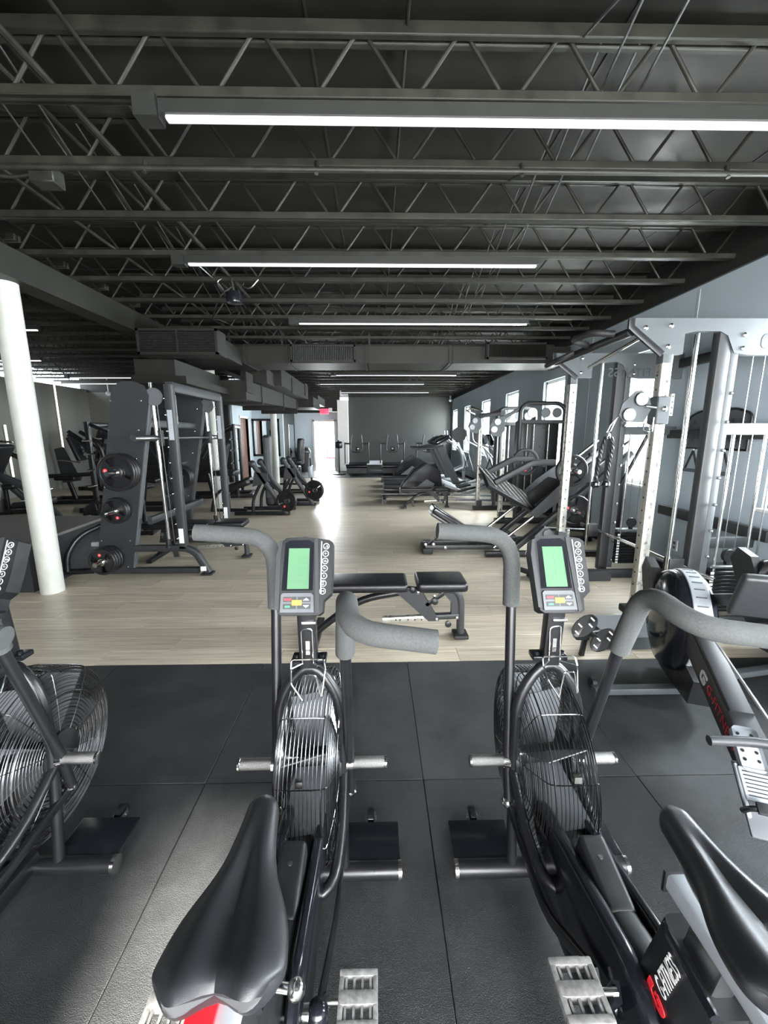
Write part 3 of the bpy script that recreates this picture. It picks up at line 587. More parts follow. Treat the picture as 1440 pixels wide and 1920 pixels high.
    MB().bar([(-0.012, -0.065, 0.935), (0.03, -0.065, 0.935)], 0.008, 0.008).build('bracket_weld', CHROME, t)
    # bottle cage of bent wire
    bc = MB(); q = lambda x, y, z: (x+0.005, y-0.085, z)
    bc.tube([q(-0.02, 0.02, 0.80), q(-0.022, 0.025, 0.91), q(0.012, 0.025, 0.915), q(0.014, 0.02, 0.80)], 0.0026, 0.012, 8, (0, 1, 0))
    bc.tube([q(-0.02, 0.02, 0.80), q(-0.05, -0.01, 0.80), q(-0.045, -0.04, 0.77), q(-0.01, -0.045, 0.715), q(0.0, -0.045, 0.80), q(0.03, -0.045, 0.80), q(0.045, -0.045, 0.725), q(0.055, -0.01, 0.80), q(0.014, 0.02, 0.80)], 0.0026, 0.008, 8, (0, 1, 0))
    bc.tube([q(-0.05, -0.01, 0.80), q(-0.05, 0.0, 0.825), q(0.05, 0.0, 0.825), q(0.055, -0.01, 0.80)], 0.0026, 0.01, 8, (0, 1, 0)); bc.box(q(-0.003, 0.03, 0.86), (0.012, 0.006, 0.07))
    bc.build('bottle_cage', CHROME, t)
    # console, local frame: u right, v up along the face, n towards the rider
    th = R(27); ev = V((0, math.sin(th), math.cos(th))); en = V((0, -math.cos(th), math.sin(th))); oc = V((-0.002, -0.058, 1.084))
    P = lambda u, v, n=0.0: oc+V((u, 0, 0))+ev*v+en*n
    out = [(-0.072, -0.108), (-0.078, 0.06), (-0.070, 0.104), (-0.055, 0.115), (0.0, 0.119), (0.075, 0.108), (0.086, 0.10), (0.087, 0.0), (0.084, -0.055), (0.062, -0.075), (0.060, -0.108), (0.048, -0.116), (-0.06, -0.116)]
    c = MB().prism(out, P(0, 0, -0.02), (1, 0, 0), ev, 0.05).build('console', MATTE, t)
    MB().prism([(-0.078, -0.1), (-0.083, 0.06), (-0.074, 0.105), (-0.066, 0.105), (-0.070, 0.06), (-0.066, -0.1)], P(0, 0, -0.005), (1, 0, 0), ev, 0.03).prism([(0.040, -0.112), (0.030, 0.11), (0.040, 0.113), (0.052, -0.108)], P(0, 0, 0.002), (1, 0, 0), ev, 0.014).build('bezel_rail', GREYF, c)
    MB().prism([(-0.062, -0.045), (-0.058, 0.098), (-0.045, 0.106), (0.015, 0.108), (0.028, 0.098), (0.030, -0.045)], P(0, 0, 0.005), (1, 0, 0), ev, 0.004).build('screen_surround', GLOSS, c)
    MB().prism([(-0.046, -0.04), (-0.046, 0.082), (0.016, 0.082), (0.018, -0.04)], P(0, 0, 0.0075), (1, 0, 0), ev, 0.002).build('screen', LCD, c)
    sg = MB()
    for u0, v0, u1, v1 in ((-0.014, -0.015, -0.014, 0.054), (-0.014, 0.054, 0.014, 0.054), (-0.014, 0.036, 0.014, 0.036), (-0.014, 0.018, 0.014, 0.018), (-0.044, 0.0, 0.014, 0.0), (-0.044, -0.018, 0.014, -0.018), (-0.024, -0.018, -0.024, 0.0), (0.014, -0.018, 0.014, 0.054)):
        sg.prism([(min(u0, u1)-0.0004, min(v0, v1)-0.0004), (max(u0, u1)+0.0004, min(v0, v1)-0.0004), (max(u0, u1)+0.0004, max(v0, v1)+0.0004), (min(u0, u1)-0.0004, max(v0, v1)+0.0004)], P(0, 0, 0.0088), (1, 0, 0), ev, 0.0004)
    sg.build('lcd_lines', LCDLINE, c)
    MB().prism([(-0.062, -0.108), (-0.062, -0.058), (-0.056, -0.052), (0.026, -0.052), (0.033, -0.058), (0.036, -0.108)], P(0, 0, 0.009), (1, 0, 0), ev, 0.006).build('keypad', GREYP, c)
    k1 = MB()
    for u0, u1 in ((-0.054, -0.016), (-0.012, 0.026)):
        for v0, v1 in ((-0.078, -0.064), (-0.098, -0.084)): k1.prism([(u0, v0), (u1, v0), (u1, v1), (u0, v1)], P(0, 0, 0.0125), (1, 0, 0), ev, 0.0015)
    k1.build('key', DARKPRINT, c)
    MB().prism([(-0.028, -0.088), (0.0, -0.088), (0.0, -0.073), (-0.028, -0.073)], P(0, 0, 0.014), (1, 0, 0), ev, 0.002).build('orange_key', ORANGE, c)
    MB().prism([(-0.051, -0.074), (-0.031, -0.074), (-0.031, -0.068), (-0.051, -0.068)], P(0, 0, 0.0135), (1, 0, 0), ev, 0.001).build('red_label', RED, c)
    MB().prism([(-0.048, -0.094), (-0.034, -0.094), (-0.034, -0.089), (-0.048, -0.089)], P(0, 0, 0.0135), (1, 0, 0), ev, 0.001).build('green_label', GREENP, c)
    MB().prism([(0.004, -0.074), (0.022, -0.074), (0.013, -0.067)], P(0, 0, 0.0135), (1, 0, 0), ev, 0.001).prism([(0.004, -0.088), (0.013, -0.095), (0.022, -0.088)], P(0, 0, 0.0135), (1, 0, 0), ev, 0.001).build('arrow_mark', WHITE, c)
    ic = MB(); ig = MB()
    for k in range(7):
        o_ = P(0.0665-0.0012*k, 0.088-0.0225*k, 0.0062); ic.lathe(o_, en, [(0.0078, 0), (0.0095, 0), (0.0095, 0.001), (0.0078, 0.001)], 20, True)
        ig.m = frame_m(o_+en*0.0006, (1, 0, 0), ev)
        sh = [[(-3, -3, 2, 1), (1, -3, 2, 6)], [(-3, 0, 6, 1), (-1, -3, 1, 6)], [(-3, -3, 1, 5), (0, -3, 1, 6), (3, -3, 1, 4)], [(-3, -1, 6, 1), (-3, 2, 4, 1)], [(-1, -3, 2, 6)], [(-3, -3, 5, 1), (-3, 0, 5, 1), (-3, 3, 5, 1)], [(-3, -3, 1, 6), (2, -3, 1, 6), (-3, 0, 6, 1)]][k]
        for a_, b_, w_, h_ in sh: ig.box(((a_+w_/2)*0.0013, (b_+h_/2)*0.0013, 0), (w_*0.0013, h_*0.0011, 0.0006))
    ic.build('icon_ring', WHITE, c); ig.build('icon_glyph', WHITE, c)
    MB().prism([(0.052, -0.055), (0.050, 0.104), (0.0535, 0.104), (0.0555, -0.055)], P(0, 0, 0.0055), (1, 0, 0), ev, 0.001).build('panel_line', SILVERP, c)
    # drive cover and chain guards
    MB().rbox((0, -0.42, 0.425), (0.066, 0.16, 0.06), 0.012, 3, Euler((R(14), 0, 0)).to_matrix()).build('drive_cover', MATTE, t)
    MB().cyl((0.0, -0.40, 0.455), (0.0, -0.40, 0.462), 0.006, 12).build('cover_screw', STEEL, t)
    MB().bar([(0, -0.30, 0.30), (0, -0.41, 0.36)], 0.03, 0.02).build('guard_stay', STEEL, t)
    def capsule(y0, z0, r0, y1, z1, r1, n=20):
        a0 = math.atan2(z1-z0, y1-y0); dd = math.hypot(y1-y0, z1-z0); be = math.acos((r0-r1)/dd); out = []
        for k in range(n+1): a = a0+be+(2*math.pi-2*be)*k/n; out.append((y0+r0*math.cos(a), z0+r0*math.sin(a)))
        for k in range(n+1): a = a0-be+2*be*k/n; out.append((y1+r1*math.cos(a), z1+r1*math.sin(a)))
        return out
    g1 = MB(); pl = capsule(-0.60, 0.335, 0.135, -0.2, 0.34, 0.06)
    def guard(mb, x, hw, sc_, pl):
        cy, cz = -0.45, 0.335
        secs = [(-1, 0.90), (-0.8, 0.955), (-0.4, 0.99), (0.4, 0.99), (0.8, 0.955), (1, 0.90)]; vs = []; k_ = len(pl)
        for dx, s_ in secs: vs += [(x+dx*hw, cy+(p[0]-cy)*s_*sc_, cz+(p[1]-cz)*s_*sc_) for p in pl]
        fs = [tuple(range(k_-1, -1, -1)), tuple(5*k_+i for i in range(k_))]+[(j*k_+i, j*k_+(i+1) % k_, (j+1)*k_+(i+1) % k_, (j+1)*k_+i) for j in range(5) for i in range(k_)]
        mb.add(vs, fs)
    guard(g1, -0.052, 0.020, 1.0, pl); g2 = MB(); guard(g2, 0.002, 0.030, 0.93, capsule(-0.60, 0.33, 0.13, -0.25, 0.33, 0.055)); g2.build('drive_housing', GREYF, t)
    g3 = MB(); guard(g3, 0.052, 0.014, 0.92, pl); g3.build('belt_guard', GLOSS, t)
    gd = g1.build('belt_guard', GLOSS, t)
    # cranks and pedals
    ax = V((0, -0.60, 0.335))
    MB().cyl(ax-V((0.09, 0, 0)), ax+V((0.09, 0, 0)), 0.016, 12).build('crank_axle', CHROME, t)
    for s, dy, dz in ((-1, -0.045, 0.115), (1, 0.045, -0.05)):
        e = ax+V((s*0.10, dy, dz)); cr = MB().bar([ax+V((s*0.088, 0, 0)), e], 0.014, 0.030).ball(ax+V((s*0.092, 0, 0)), 0.024, 12).build('crank_arm', GLOSS, t)
        pc = e+V((s*0.072, 0, 0)); pm = MB(); pm.cyl(e, pc+V((s*0.04, 0, 0)), 0.007, 10)
        pd = pm.build('pedal', CHROME, cr)
        pb = MB()
        for yy in (-0.042, 0.042): pb.rbox(pc+V((0, yy, 0)), (0.088, 0.014, 0.024), 0.004, 2)
        for xx in (-0.038, 0.038): pb.rbox(pc+V((xx, 0, 0)), (0.012, 0.09, 0.022), 0.004, 2)
        pb.rbox(pc, (0.085, 0.026, 0.026), 0.006, 2)
        for k in range(4): pb.box(pc+V((-0.027+0.018*k, 0, 0.006)), (0.005, 0.08, 0.006))
        pb.build('pedal_body', CLEAR, pd)
        MB().rbox(pc+V((0, 0.047, 0)), (0.05, 0.012, 0.014), 0.002, 1).rbox(pc+V((0, -0.047, 0)), (0.05, 0.012, 0.014), 0.002, 1).build('reflector', GREYP, pd)
    return t
def add_saddle(t, zs, dx, yaw, ys=-0.73):
    # saddle: lofted sections from nose (y +) to the two-lobed rear (y -)
    n, k = 40, 48; vs = []; L_ = 0.30; rot = Euler((0, 0, yaw)).to_matrix()
    for i in range(n):
        q = i/(n-1); y = 0.15-q*L_
        w = 0.0265+0.006*min(1, q/0.3)+0.053/(1+math.exp(-(q-0.54)*10.5))
        if q < 0.09: w *= math.sqrt(max(0.0, 1-((0.09-q)/0.09)**2))*0.85+0.15
        tf = 1.0
        if q > 0.80: e_ = (q-0.80)/0.20; w *= 1-0.22*e_**2.6; tf = math.sqrt(max(0.03, 1-e_**3))
        if q < 0.06: tf = 0.55+0.45*q/0.06
        top = 0.0+0.012*q*q-0.006*math.sin(q*3.1); dep = 0.034+0.012*q
        for j in range(k):
            a = 2*math.pi*j/k; cx = math.cos(a); sz = math.sin(a)
            x = w*math.copysign(abs(cx)**0.8, cx); z = (0.022 if sz > 0 else dep)*tf*math.copysign(abs(sz)**0.9, sz)
            rel = abs(x)/max(w, 1e-3)
            if sz > 0: z -= 0.009*max(0, 1-rel*2.6)*min(1, max(0, (q-0.18)/0.3)); z += 0.007*q*math.exp(-((rel-0.55)/0.25)**2)
            yy = y+0.024*math.exp(-(rel/0.42)**2)*max(0, (q-0.72)/0.28)**1.5+0.030*rel**5*max(0, (q-0.80)/0.20)**1.5
            vs.append(rot @ V((x, yy, top+z))+V((dx, ys, zs)))
    fs = [(i*k+j, i*k+(j+1) % k, (i+1)*k+(j+1) % k, (i+1)*k+j) for i in range(n-1) for j in range(k)]+[tuple(range(k-1, -1, -1)), tuple((n-1)*k+j for j in range(k))]
    sd = MB().add(vs, fs).build('saddle', SADDLE, t)
    rl = MB()
    for s in (-1, 1): rl.tube([V((dx+s*0.012, ys+0.11, zs-0.035)), V((dx+s*0.022, ys+0.04, zs-0.055)), V((dx+s*0.022, ys-0.06, zs-0.055)), V((dx+s*0.03, ys-0.12, zs-0.03))], 0.0035, 0.03, 8)
    rl.build('saddle_rail', CHROME, sd)
    zz = zs-0.105
    sl = MB().bar([(dx*0.5, ys+0.10, zz), (dx*0.5, ys-0.34, zz)], 0.046, 0.034).build('seat_slider', SILVERP, t)
    MB().b2((dx*0.5-0.027, ys+0.10, zz-0.022), (dx*0.5+0.027, ys+0.106, zz+0.022)).build('slider_cap', MATTE, sl)
    return sl
def seat_tube(t, zs, dx, ys=-0.73):
    st = MB().bar([(0, -0.60, 0.17), (0, -0.705, zs-0.175)], 0.066, 0.13, up=(0, 1, 0)).build('seat_tube', MATTE, t)
    MB().bar([(0, -0.70, zs-0.24), (dx*0.5, -0.72, zs-0.115)], 0.042, 0.07, up=(0, 1, 0)).build('seat_post', STEEL, t)
    MB().tube([(0.036, -0.77, zs-0.18), (0.036, -0.65, zs-0.172), (-0.036, -0.65, zs-0.172), (-0.036, -0.77, zs-0.18)], 0.008, 0.02, 8).build('post_collar', GLOSS, st)
    MB().tube([(0.03, -0.7, zs-0.25), (0.075, -0.705, zs-0.25)], 0.008, 0, 10).ball((0.078, -0.705, zs-0.25), 0.016, 12).build('clamp_knob', CHROME, st)
    return st
def seat_decal(st, zs):
    # lettering up the side face of the seat tube housing
    ex = V((0, -0.23, 0.97)); ey = V((0, 0.97, 0.23)); sq = Matrix.Diagonal((0.47, 1, 1, 1))
    emblem('emblem', RED, 0.05, frame_m(V((-0.0345, -0.658, 0.455)), ex, ey) @ sq, st)
    text('G-FITNESS', 'lettering', WHITE, 0.046, frame_m(V((-0.0345, -0.664, 0.482)), ex, ey) @ sq, st, align='LEFT')
bikeA = make_air_bike('black air bike in the middle of the row, its saddle largest in view')
bikeB = copy_tree(bikeA, (0.556, 1.24, 0), 0, 'black air bike to the right, with red and white lettering by its saddle')
bikeC = copy_tree(bikeA, (-1.2, 1.28, 0), 0, 'black air bike cut off at the left edge, its round fan cage seen side-on')
bikeA.location = (-0.218, 1.24, 0)
sl = add_saddle(bikeA, 0.83, 0.014, R(2)); MB().b2((-0.036, -1.02, 0.743), (0.002, -0.74, 0.750)).build('red_decal', REDP, sl); stA = seat_tube(bikeA, 0.83, 0.0)
add_saddle(bikeB, 0.79, 0.0, R(0)); stB = seat_tube(bikeB, 0.79, 0.0); seat_decal(stB, 0.79)
add_saddle(bikeC, 0.83, 0.0, 0); seat_tube(bikeC, 0.83, 0.0)
# ================================================================== WEIGHT PLATES
def plate_mesh(r, th):
    mb = MB(); h = th/2
    mb.lathe((0, 0, 0), (0, 1, 0), [(r*0.80, -h*0.72), (r*0.83, -h), (r*0.95, -h), (r, -h*0.6), (r, h*0.6), (r*0.95, h), (r*0.83, h), (r*0.80, h*0.72)], 40, True)
    mb.lathe((0, 0, 0), (0, 1, 0), [(0.026, -h*1.02), (r*0.30, -h*1.02), (r*0.36, -h*0.6), (r*0.36, h*0.6), (r*0.30, h), (0.026, h)], 28, True)
    for k in range(3):
        n = 6; a0 = R(120*k+18); a1 = a0+R(84); vs = []; t = h*0.66
        for i in range(n+1):
            a = a0+(a1-a0)*i/n; wi = 1.0
            for rr in (r*0.34, r*0.82):
                aa = a if rr > r*0.5 else (a0+a1)/2+(a-(a0+a1)/2)*1.0
                for yy in (-t, t): vs.append((rr*math.cos(aa), yy, rr*math.sin(aa)))
        fs = []
        for i in range(n):
            o = i*4; p = o+4; fs += [(o, o+2, p+2, p), (o+1, p+1, p+3, o+3), (o+2, o+3, p+3, p+2), (o, p, p+1, o+1)]
        fs += [(0, 1, 3, 2), (n*4, n*4+2, n*4+3, n*4+1)]
        mb.add(vs, fs)
    return mb.mesh('body', PLATER)
PM = {}
def weight_plate(loc, r, label, group, th=0.035, rz=0.0, spin=0.0, parent=None):
    key = (r, th)
    if key not in PM:
        PM[key] = (plate_mesh(r, th), MB().lathe((0, -th/2-0.001, 0), (0, 1, 0), [(0.026, 0), (0.036, 0), (0.036, 0.004), (0.026, 0.004)], 24, True).mesh('hub_ring', CHROME),
                   MB().lathe((r*0.55, -th/2*0.68-0.002, 0), (0, 1, 0), [(0.0, 0), (r*0.12, 0), (r*0.12, 0.004), (0.0, 0.004)], 18).mesh('badge', RED),
                   MB().lathe((r*0.55, -th/2*0.68-0.0032, 0), (0, 1, 0), [(r*0.035, 0), (r*0.055, 0), (r*0.055, 0.001), (r*0.035, 0.001)], 14, True).mesh('badge_ring', WHITE))
    t = thing('weight_plate', label, 'weight plate', loc, rz, group)
    t.rotation_euler = (0, spin, rz)
    a, b, c, d = PM[key]; inst(a, 'body', t); inst(b, 'hub_ring', t); bd = inst(c, 'badge', t, rot=(0, R(60), 0)); inst(d, 'badge_ring', bd)
    # raised marks on the rim
    return t
def horn(mb, p, d, ln, r=0.0245): p = V(p); d = V(d).normalized(); mb.cyl(p, p+d*ln, r, 16)
def pad(t, name, c, d, r=0.03, rot=None, m=None):
    return MB().rbox(c, d, r, 3, rot).build(name, m or VINYL, t)
RY = lambda a: Euler((0, R(a), 0)).to_matrix()
RX = lambda a: Euler((R(a), 0, 0)).to_matrix()
# ================================================================== ADJUSTABLE BENCH (centre)
def make_bench(label, loc, rz=0, silver=True):
    t = thing('weight_bench', label, 'bench', loc, rz, 'black adjustable benches')
    pad(t, 'back_pad', (-0.20, 0, 0.435), (0.80, 0.27, 0.065), 0.026); pad(t, 'seat_pad', (0.445, 0, 0.44), (0.36, 0.28, 0.07), 0.028)
    MB().bar([(-0.58, 0.0, 0.385), (0.24, 0.0, 0.385)], 0.05, 0.03).build('pad_rail', BLACK, t)
    MB().tube([(0.30, 0, 0.385), (0.56, 0, 0.375), (0.60, 0, 0.30), (0.605, 0, 0.03)], 0.03, 0.12, 14, (0, 1, 0)).build('rear_leg', GREYF, t)
    MB().rbox((0.605, 0.0, 0.022), (0.11, 0.13, 0.03), 0.012, 2).build('foot', RUBBERB, t)
    MB().prism([(0.10, 0.39), (0.30, 0.39), (0.44, 0.145), (0.36, 0.145)], (0, 0.032, 0), (1, 0, 0), (0, 0, 1), 0.008).prism([(0.10, 0.39), (0.30, 0.39), (0.44, 0.145), (0.36, 0.145)], (0, -0.032, 0), (1, 0, 0), (0, 0, 1), 0.008).build('pivot_bracket', GREYF, t)
    MB().prism([(0.45, 0.38), (0.57, 0.36), (0.585, 0.18), (0.53, 0.18), (0.53, 0.28)], (0, -0.0, 0), (1, 0, 0), (0, 0, 1), 0.04).build('gusset', GREYF, t)
    MB().bar([(0.36, 0, 0.165), (0.60, 0, 0.175)], 0.05, 0.04).build('lower_rail', GREYF, t)
    lb = MB().bar([(0.02, 0, 0.145), (0.36, 0, 0.16)], 0.045, 0.045).build('ladder_bar', ZINC, t)
    hl = MB()
    for x in (0.12, 0.15, 0.21, 0.26, 0.31): hl.cyl((x, -0.024, 0.152), (x, -0.0225, 0.152), 0.006, 10)
    hl.build('pin_hole', MATTE, lb)
    MB().tube([(0.20, 0, 0.37), (-0.15, 0, 0.31), (-0.42, 0, 0.10), (-0.50, 0, 0.03)], 0.028, 0.15, 14, (0, 1, 0)).build('front_frame', BLACK, t)
    MB().prism([(-0.28, 0.02), (-0.22, 0.02), (-0.25, 0.19), (-0.31, 0.17)], (0, 0.0, 0), (1, 0, 0), (0, 0, 1), 0.03).build('strut', GREYF, t)
    MB().bar([(-0.47, -0.24, 0.035), (-0.47, 0.24, 0.035)], 0.06, 0.045).build('front_foot', BLACK, t)
    for x, z in ((0.40, 0.31), (0.50, 0.135), (0.24, 0.40)):
        MB().lathe((x, -0.03, z), (0, -1, 0), [(0.008, 0), (0.008, 0.02), (0.022, 0.024), (0.024, 0.04), (0.01, 0.046)], 14).build('knob', MATTE, t)
    bt = MB()
    for x, z in ((0.28, 0.37), (0.42, 0.16), (0.57, 0.17), (0.40, 0.34)): bt.lathe((x, -0.037, z), (0, -1, 0), [(0.011, 0), (0.011, 0.006), (0.004, 0.009)], 10)
    bt.build('bolt', CHROME, t)
    MB().bar([(0.34, -0.03, 0.27), (0.47, -0.03, 0.36)], 0.012, 0.03).build('seat_strut', BLACK, t)
    return t
bench = make_bench('black flat weight bench with a grey leg, standing between the two air bike consoles', (0.02, 2.86, 0))
# ================================================================== RIGHT RACK (functional trainer with smith rods)
rk = thing('power_rack', 'big slate-grey power rack with numbered uprights and pull-up bar beside the windows', 'rack')
YN, YR = 3.09, 4.35
def upright(x, y, numbered):
    u = MB().bar([(x, y, 0.03), (x, y, 2.0)], 0.078, 0.078, up=(0, 1, 0)).build('upright', ZINC, rk)
    MB().bar([(x+0.0, y, 2.0), (x, y, 2.14)], 0.082, 0.082, up=(0, 1, 0)).build('upright_cap', RACKG, u)
    hl = MB()
    for k in range(18):
        z = 0.17+k*0.1; hl.cyl((x-0.0385, y, z+0.05), (x-0.0400, y, z+0.05), 0.008, 8)
        if not numbered: hl.cyl((x, y-0.0385, z+0.05), (x, y-0.0400, z+0.05), 0.008, 8)
    hl.build('pin_hole', MATTE, u)
    if numbered:
        for k in range(1, 19):
            text(str(k), 'number', DARKPRINT, 0.036, frame_m((x, y-0.0402, 0.07+k*0.1), (1, 0, 0), (0, 0, 1)), u, 0.0002)
    MB().bar([(x+0.05, y+0.03, 0.03), (x+0.05, y+0.03, 2.06)], 0.02, 0.04, up=(0, 1, 0)).build('backing_strip', RACKG, u)
upright(2.095, YN, True); upright(2.02, YR, False)
for y, s in ((YN, -1), (YR, 1)):
    hp = MB().prism([(1.80, 2.30), (1.80, 2.235), (2.035, 2.06), (2.19, 2.06), (2.19, 2.20), (2.28, 2.215), (2.44, 2.215), (2.50, 2.185), (2.56, 2.07), (2.66, 2.055), (3.12, 2.055), (3.12, 2.30)], (0, y-0.02, 0), (1, 0, 0), (0, 0, 1), 0.05).build('header_plate', RACKG, rk)
    bt = MB()
    for x, z in ((1.90, 2.235), (2.08, 2.25), (2.075, 2.11), (2.62, 2.19), (2.62, 2.10), (2.95, 2.27)): bt.lathe((x, y-0.045, z), (0, -1, 0), [(0.016, 0), (0.016, 0.008), (0.007, 0.014)], 12)
    bt.build('bolt', CHROME, hp)
    if s < 0:
        emblem('emblem', DARKPRINT, 0.11, frame_m((2.80, y-0.0465, 2.15), (1, 0, 0), (0, 0, 1)), hp)
        text('G-FITNESS', 'lettering', DARKPRINT, 0.105, frame_m((2.865, y-0.0465, 2.147), (1, 0, 0), (0, 0, 1)), hp, 0.0008, 'LEFT')
    else:
        text('G-FITNESS', 'lettering', DARKPRINT, 0.12, frame_m((2.64, y-0.0465, 2.11), (-1, 0, 0), (0, 0, 1)), hp, 0.0008, 'CENTER')
    MB().bar([(2.50, y, 0.03), (2.50, y, 2.25)], 0.10, 0.075, up=(0, 1, 0)).build('middle_upright', GREYF, rk)
    mu = MB().bar([(2.575, y-0.012, 0.05), (2.575, y-0.012, 2.10)], 0.06, 0.05, up=(0, 1, 0)).build('bolt_upright', RACKG, rk)
    bt = MB()
    for k in range(9): bt.lathe((2.575, y-0.048, 0.15+k*0.205), (-0.3, -1, 0), [(0.013, 0), (0.013, 0.02), (0.005, 0.03)], 10)
    bt.build('bolt', CHROME, mu)
    MB().tube([(2.305, y-0.01, 0.30), (2.305, y-0.01, 2.205)], 0.0165, n=14).build('smith_rod', CHROME, rk)
    for x in (2.67, 2.915): MB().tube([(x, y-0.02, 0.2), (x, y-0.02, 1.5)], 0.0125, n=12).build('weight_rod', CHROME, rk)
    MB().bar([(2.50, y-0.01, 1.535), (3.14, y-0.01, 1.535)], 0.05, 0.085, up=(0, 0, 1)).build('crossbar', RACKG, rk)
    cb = MB()
    for x in (2.77, 2.86): cb.tube([(x, y+0.03, 0.35), (x, y+0.03, 2.06)], 0.0035, 0, 6)
    cb.tube([(3.02, y, 0.3), (3.02, y, 2.06)], 0.006, 0, 6); cb.tube([(2.62, y+0.02, 0.3), (2.62, y+0.02, 2.06)], 0.005, 0, 6); cb.build('cable', STEEL, rk)
    ws = MB()
    for k in range(11): ws.rbox((2.79, y, 0.115+k*0.031), (0.34, 0.12, 0.027), 0.004, 1)
    ws = ws.build('weight_stack', BLACK, rk)
    nb = MB()
    for k in range(11): nb.b2((2.62, y-0.0625, 0.105+k*0.031), (2.648, y-0.060, 0.125+k*0.031))
    nb.build('stack_label', WHITE, ws); MB().rbox((2.79, y, 0.47), (0.34, 0.10, 0.02), 0.004, 1).build('top_weight', STEEL, ws)
    MB().lathe((2.79, y-0.02, 0.55), (0, 1, 0), [(0.012, 0), (0.05, 0), (0.055, 0.01), (0.05, 0.03), (0.012, 0.03)], 22).box((2.79, y, 0.50), (0.03, 0.03, 0.05)).build('pulley', MATTE, ws)
    MB().bar([(1.95, y-0.12 if s < 0 else y-0.22, 0.045), (3.15, y-0.12 if s < 0 else y-0.22, 0.045)], 0.06, 0.09).build('base_beam', GREYF, rk)
for z, d in ((0.70, 0.10), (1.50, 0.09), (2.2, 0.09)): MB().bar([(3.10, YN, z), (3.10, YR, z)], 0.06, d).build('rear_crossmember', GREYF, rk)
MB().bar([(2.52, YN, 0.66), (3.1, YN+0.15, 0.62)], 0.05, 0.09).build('brace', GREYF, rk)
bp = MB().rbox((1.91, 2.82, 0.05), (0.58, 0.36, 0.10), 0.008, 1).build('base_plate', RACKG, rk)
MB().rbox((2.04, YN-0.02, 0.12), (0.14, 0.1, 0.06), 0.015, 2).ball((2.02, YN-0.1, 0.1), 0.035, 12).build('leveling_foot', RUBBERB, rk)
MB().rbox((2.02, 4.06, 0.05), (0.82, 0.10, 0.10), 0.006, 1).build('far_base_plate', GREYF, rk)
MB().prism([(1.78, 0.0), (1.62, 0.0), (1.56, 0.05), (1.66, 0.12), (1.78, 0.12)], (0, 4.05, 0), (1, 0, 0), (0, 0, 1), 0.05).build('hook_plate', BLACK, rk)
MB().cyl((1.64, 4.06, 0.07), (1.44, 4.28, 0.09), 0.028, 16).build('roller', RUBBERB, rk)
# pull-up bar along the open side
pb = MB().tube([(1.83, YN, 2.22), (1.84, YR, 2.22)], 0.032, 0, 14).build('pull_up_bar', MATTE, rk)
MB().tube([(1.80, 3.25, 2.24), (1.66, 3.3, 2.26), (1.64, 3.6, 2.27), (1.80, 3.66, 2.24)], 0.026, 0.06, 12).tube([(1.80, 4.22, 2.22), (1.68, 4.25, 2.16), (1.70, 3.95, 2.18), (1.80, 3.9, 2.23)], 0.022, 0.06, 12).build('grip_loop', RUBBERB, pb)
MB().tube([(1.96, 3.12, 2.21), (1.95, 3.9, 2.10)], 0.014, 0, 10).build('steel_bar', CHROME, rk)
for y in (YN, YR): MB().bar([(1.80, y-0.045, 2.30), (1.80, y-0.045, 2.24), (2.04, y-0.045, 2.06)], 0.045, 0.012, up=(0, 1, 0)).build('arm_flange', BLACK, rk)
# smith barbell
sb = MB().tube([(2.42, 2.75, 0.47), (2.42, 4.7, 0.47)], 0.015, 0, 12).build('smith_bar', CHROME, rk)
for y in (YN, YR): MB().rbox((2.36, y, 0.47), (0.12, 0.08, 0.14), 0.015, 2).build('bar_carriage', MATTE, sb)
# pulley carriages: near at 16, far low
def carriage(x, y, z):
    c = MB().rbox((x, y-0.004, z), (0.10, 0.10, 0.20), 0.008, 1).build('pulley_carriage', RACKG, rk)
    MB().lathe((x, y-0.058, z+0.01), (0, -1, 0), [(0.02, 0), (0.02, 0.01), (0.009, 0.018)], 12).build('pull_pin', CHROME, c)
    MB().prism([(-0.07, 0.02), (-0.10, 0.10), (-0.16, 0.145), (-0.2, 0.14), (-0.29, 0.05), (-0.31, -0.03), (-0.27, -0.08), (-0.12, -0.085)], (x, y-0.02, z), (1, 0, 0), (0, 0, 1), 0.012).build('pulley_cheek', RACKG, c)
    for dx, dz in ((-0.16, 0.08), (-0.24, -0.03)): MB().lathe((x+dx, y-0.03, z+dz), (0, -1, 0), [(0.012, 0), (0.045, 0.001), (0.05, 0.008), (0.045, 0.016), (0.012, 0.017)], 22).build('pulley_wheel', STEEL, c)
    MB().tube([(x-0.05, y-0.03, z-0.05), (x-0.05, y-0.03, z-0.15), (x-0.12, y-0.03, z-0.15), (x-0.12, y-0.03, z-0.09)], 0.006, 0.02, 8).tube([(x-0.05, y-0.04, z+0.02), (x-0.13, y-0.04, z+0.03)], 0.014, 0, 10).build('carriage_handle', CHROME, c)
    kb = MB().rbox((x+0.07, y-0.02, z+0.04), (0.03, 0.03, 0.16), 0.004, 1).build('selector_strip', ZINC, c)
    h = MB()
    for k in range(4): h.cyl((x+0.07, y-0.036, z-0.02+k*0.04), (x+0.07, y-0.034, z-0.02+k*0.04), 0.006, 8)
    h.build('selector_hole', MATTE, kb)
    MB().tube([(x-0.30, y-0.02, z-0.03), (x-0.36, y-0.02, z-0.10), (x-0.385, y-0.02, z-0.16), (x-0.36, y-0.02, z-0.15), (x-0.32, y-0.02, z-0.05)], 0.004, 0.01, 8).build('snap_hook', CHROME, c)
    return c
carriage(2.095, YN, 1.67); carriage(2.02, YR, 0.36)
rp = thing('triceps_rope', 'black twisted triceps rope with rubber ends hanging from the upper pulley', 'rope', (1.73, YN-0.02, 1.50))
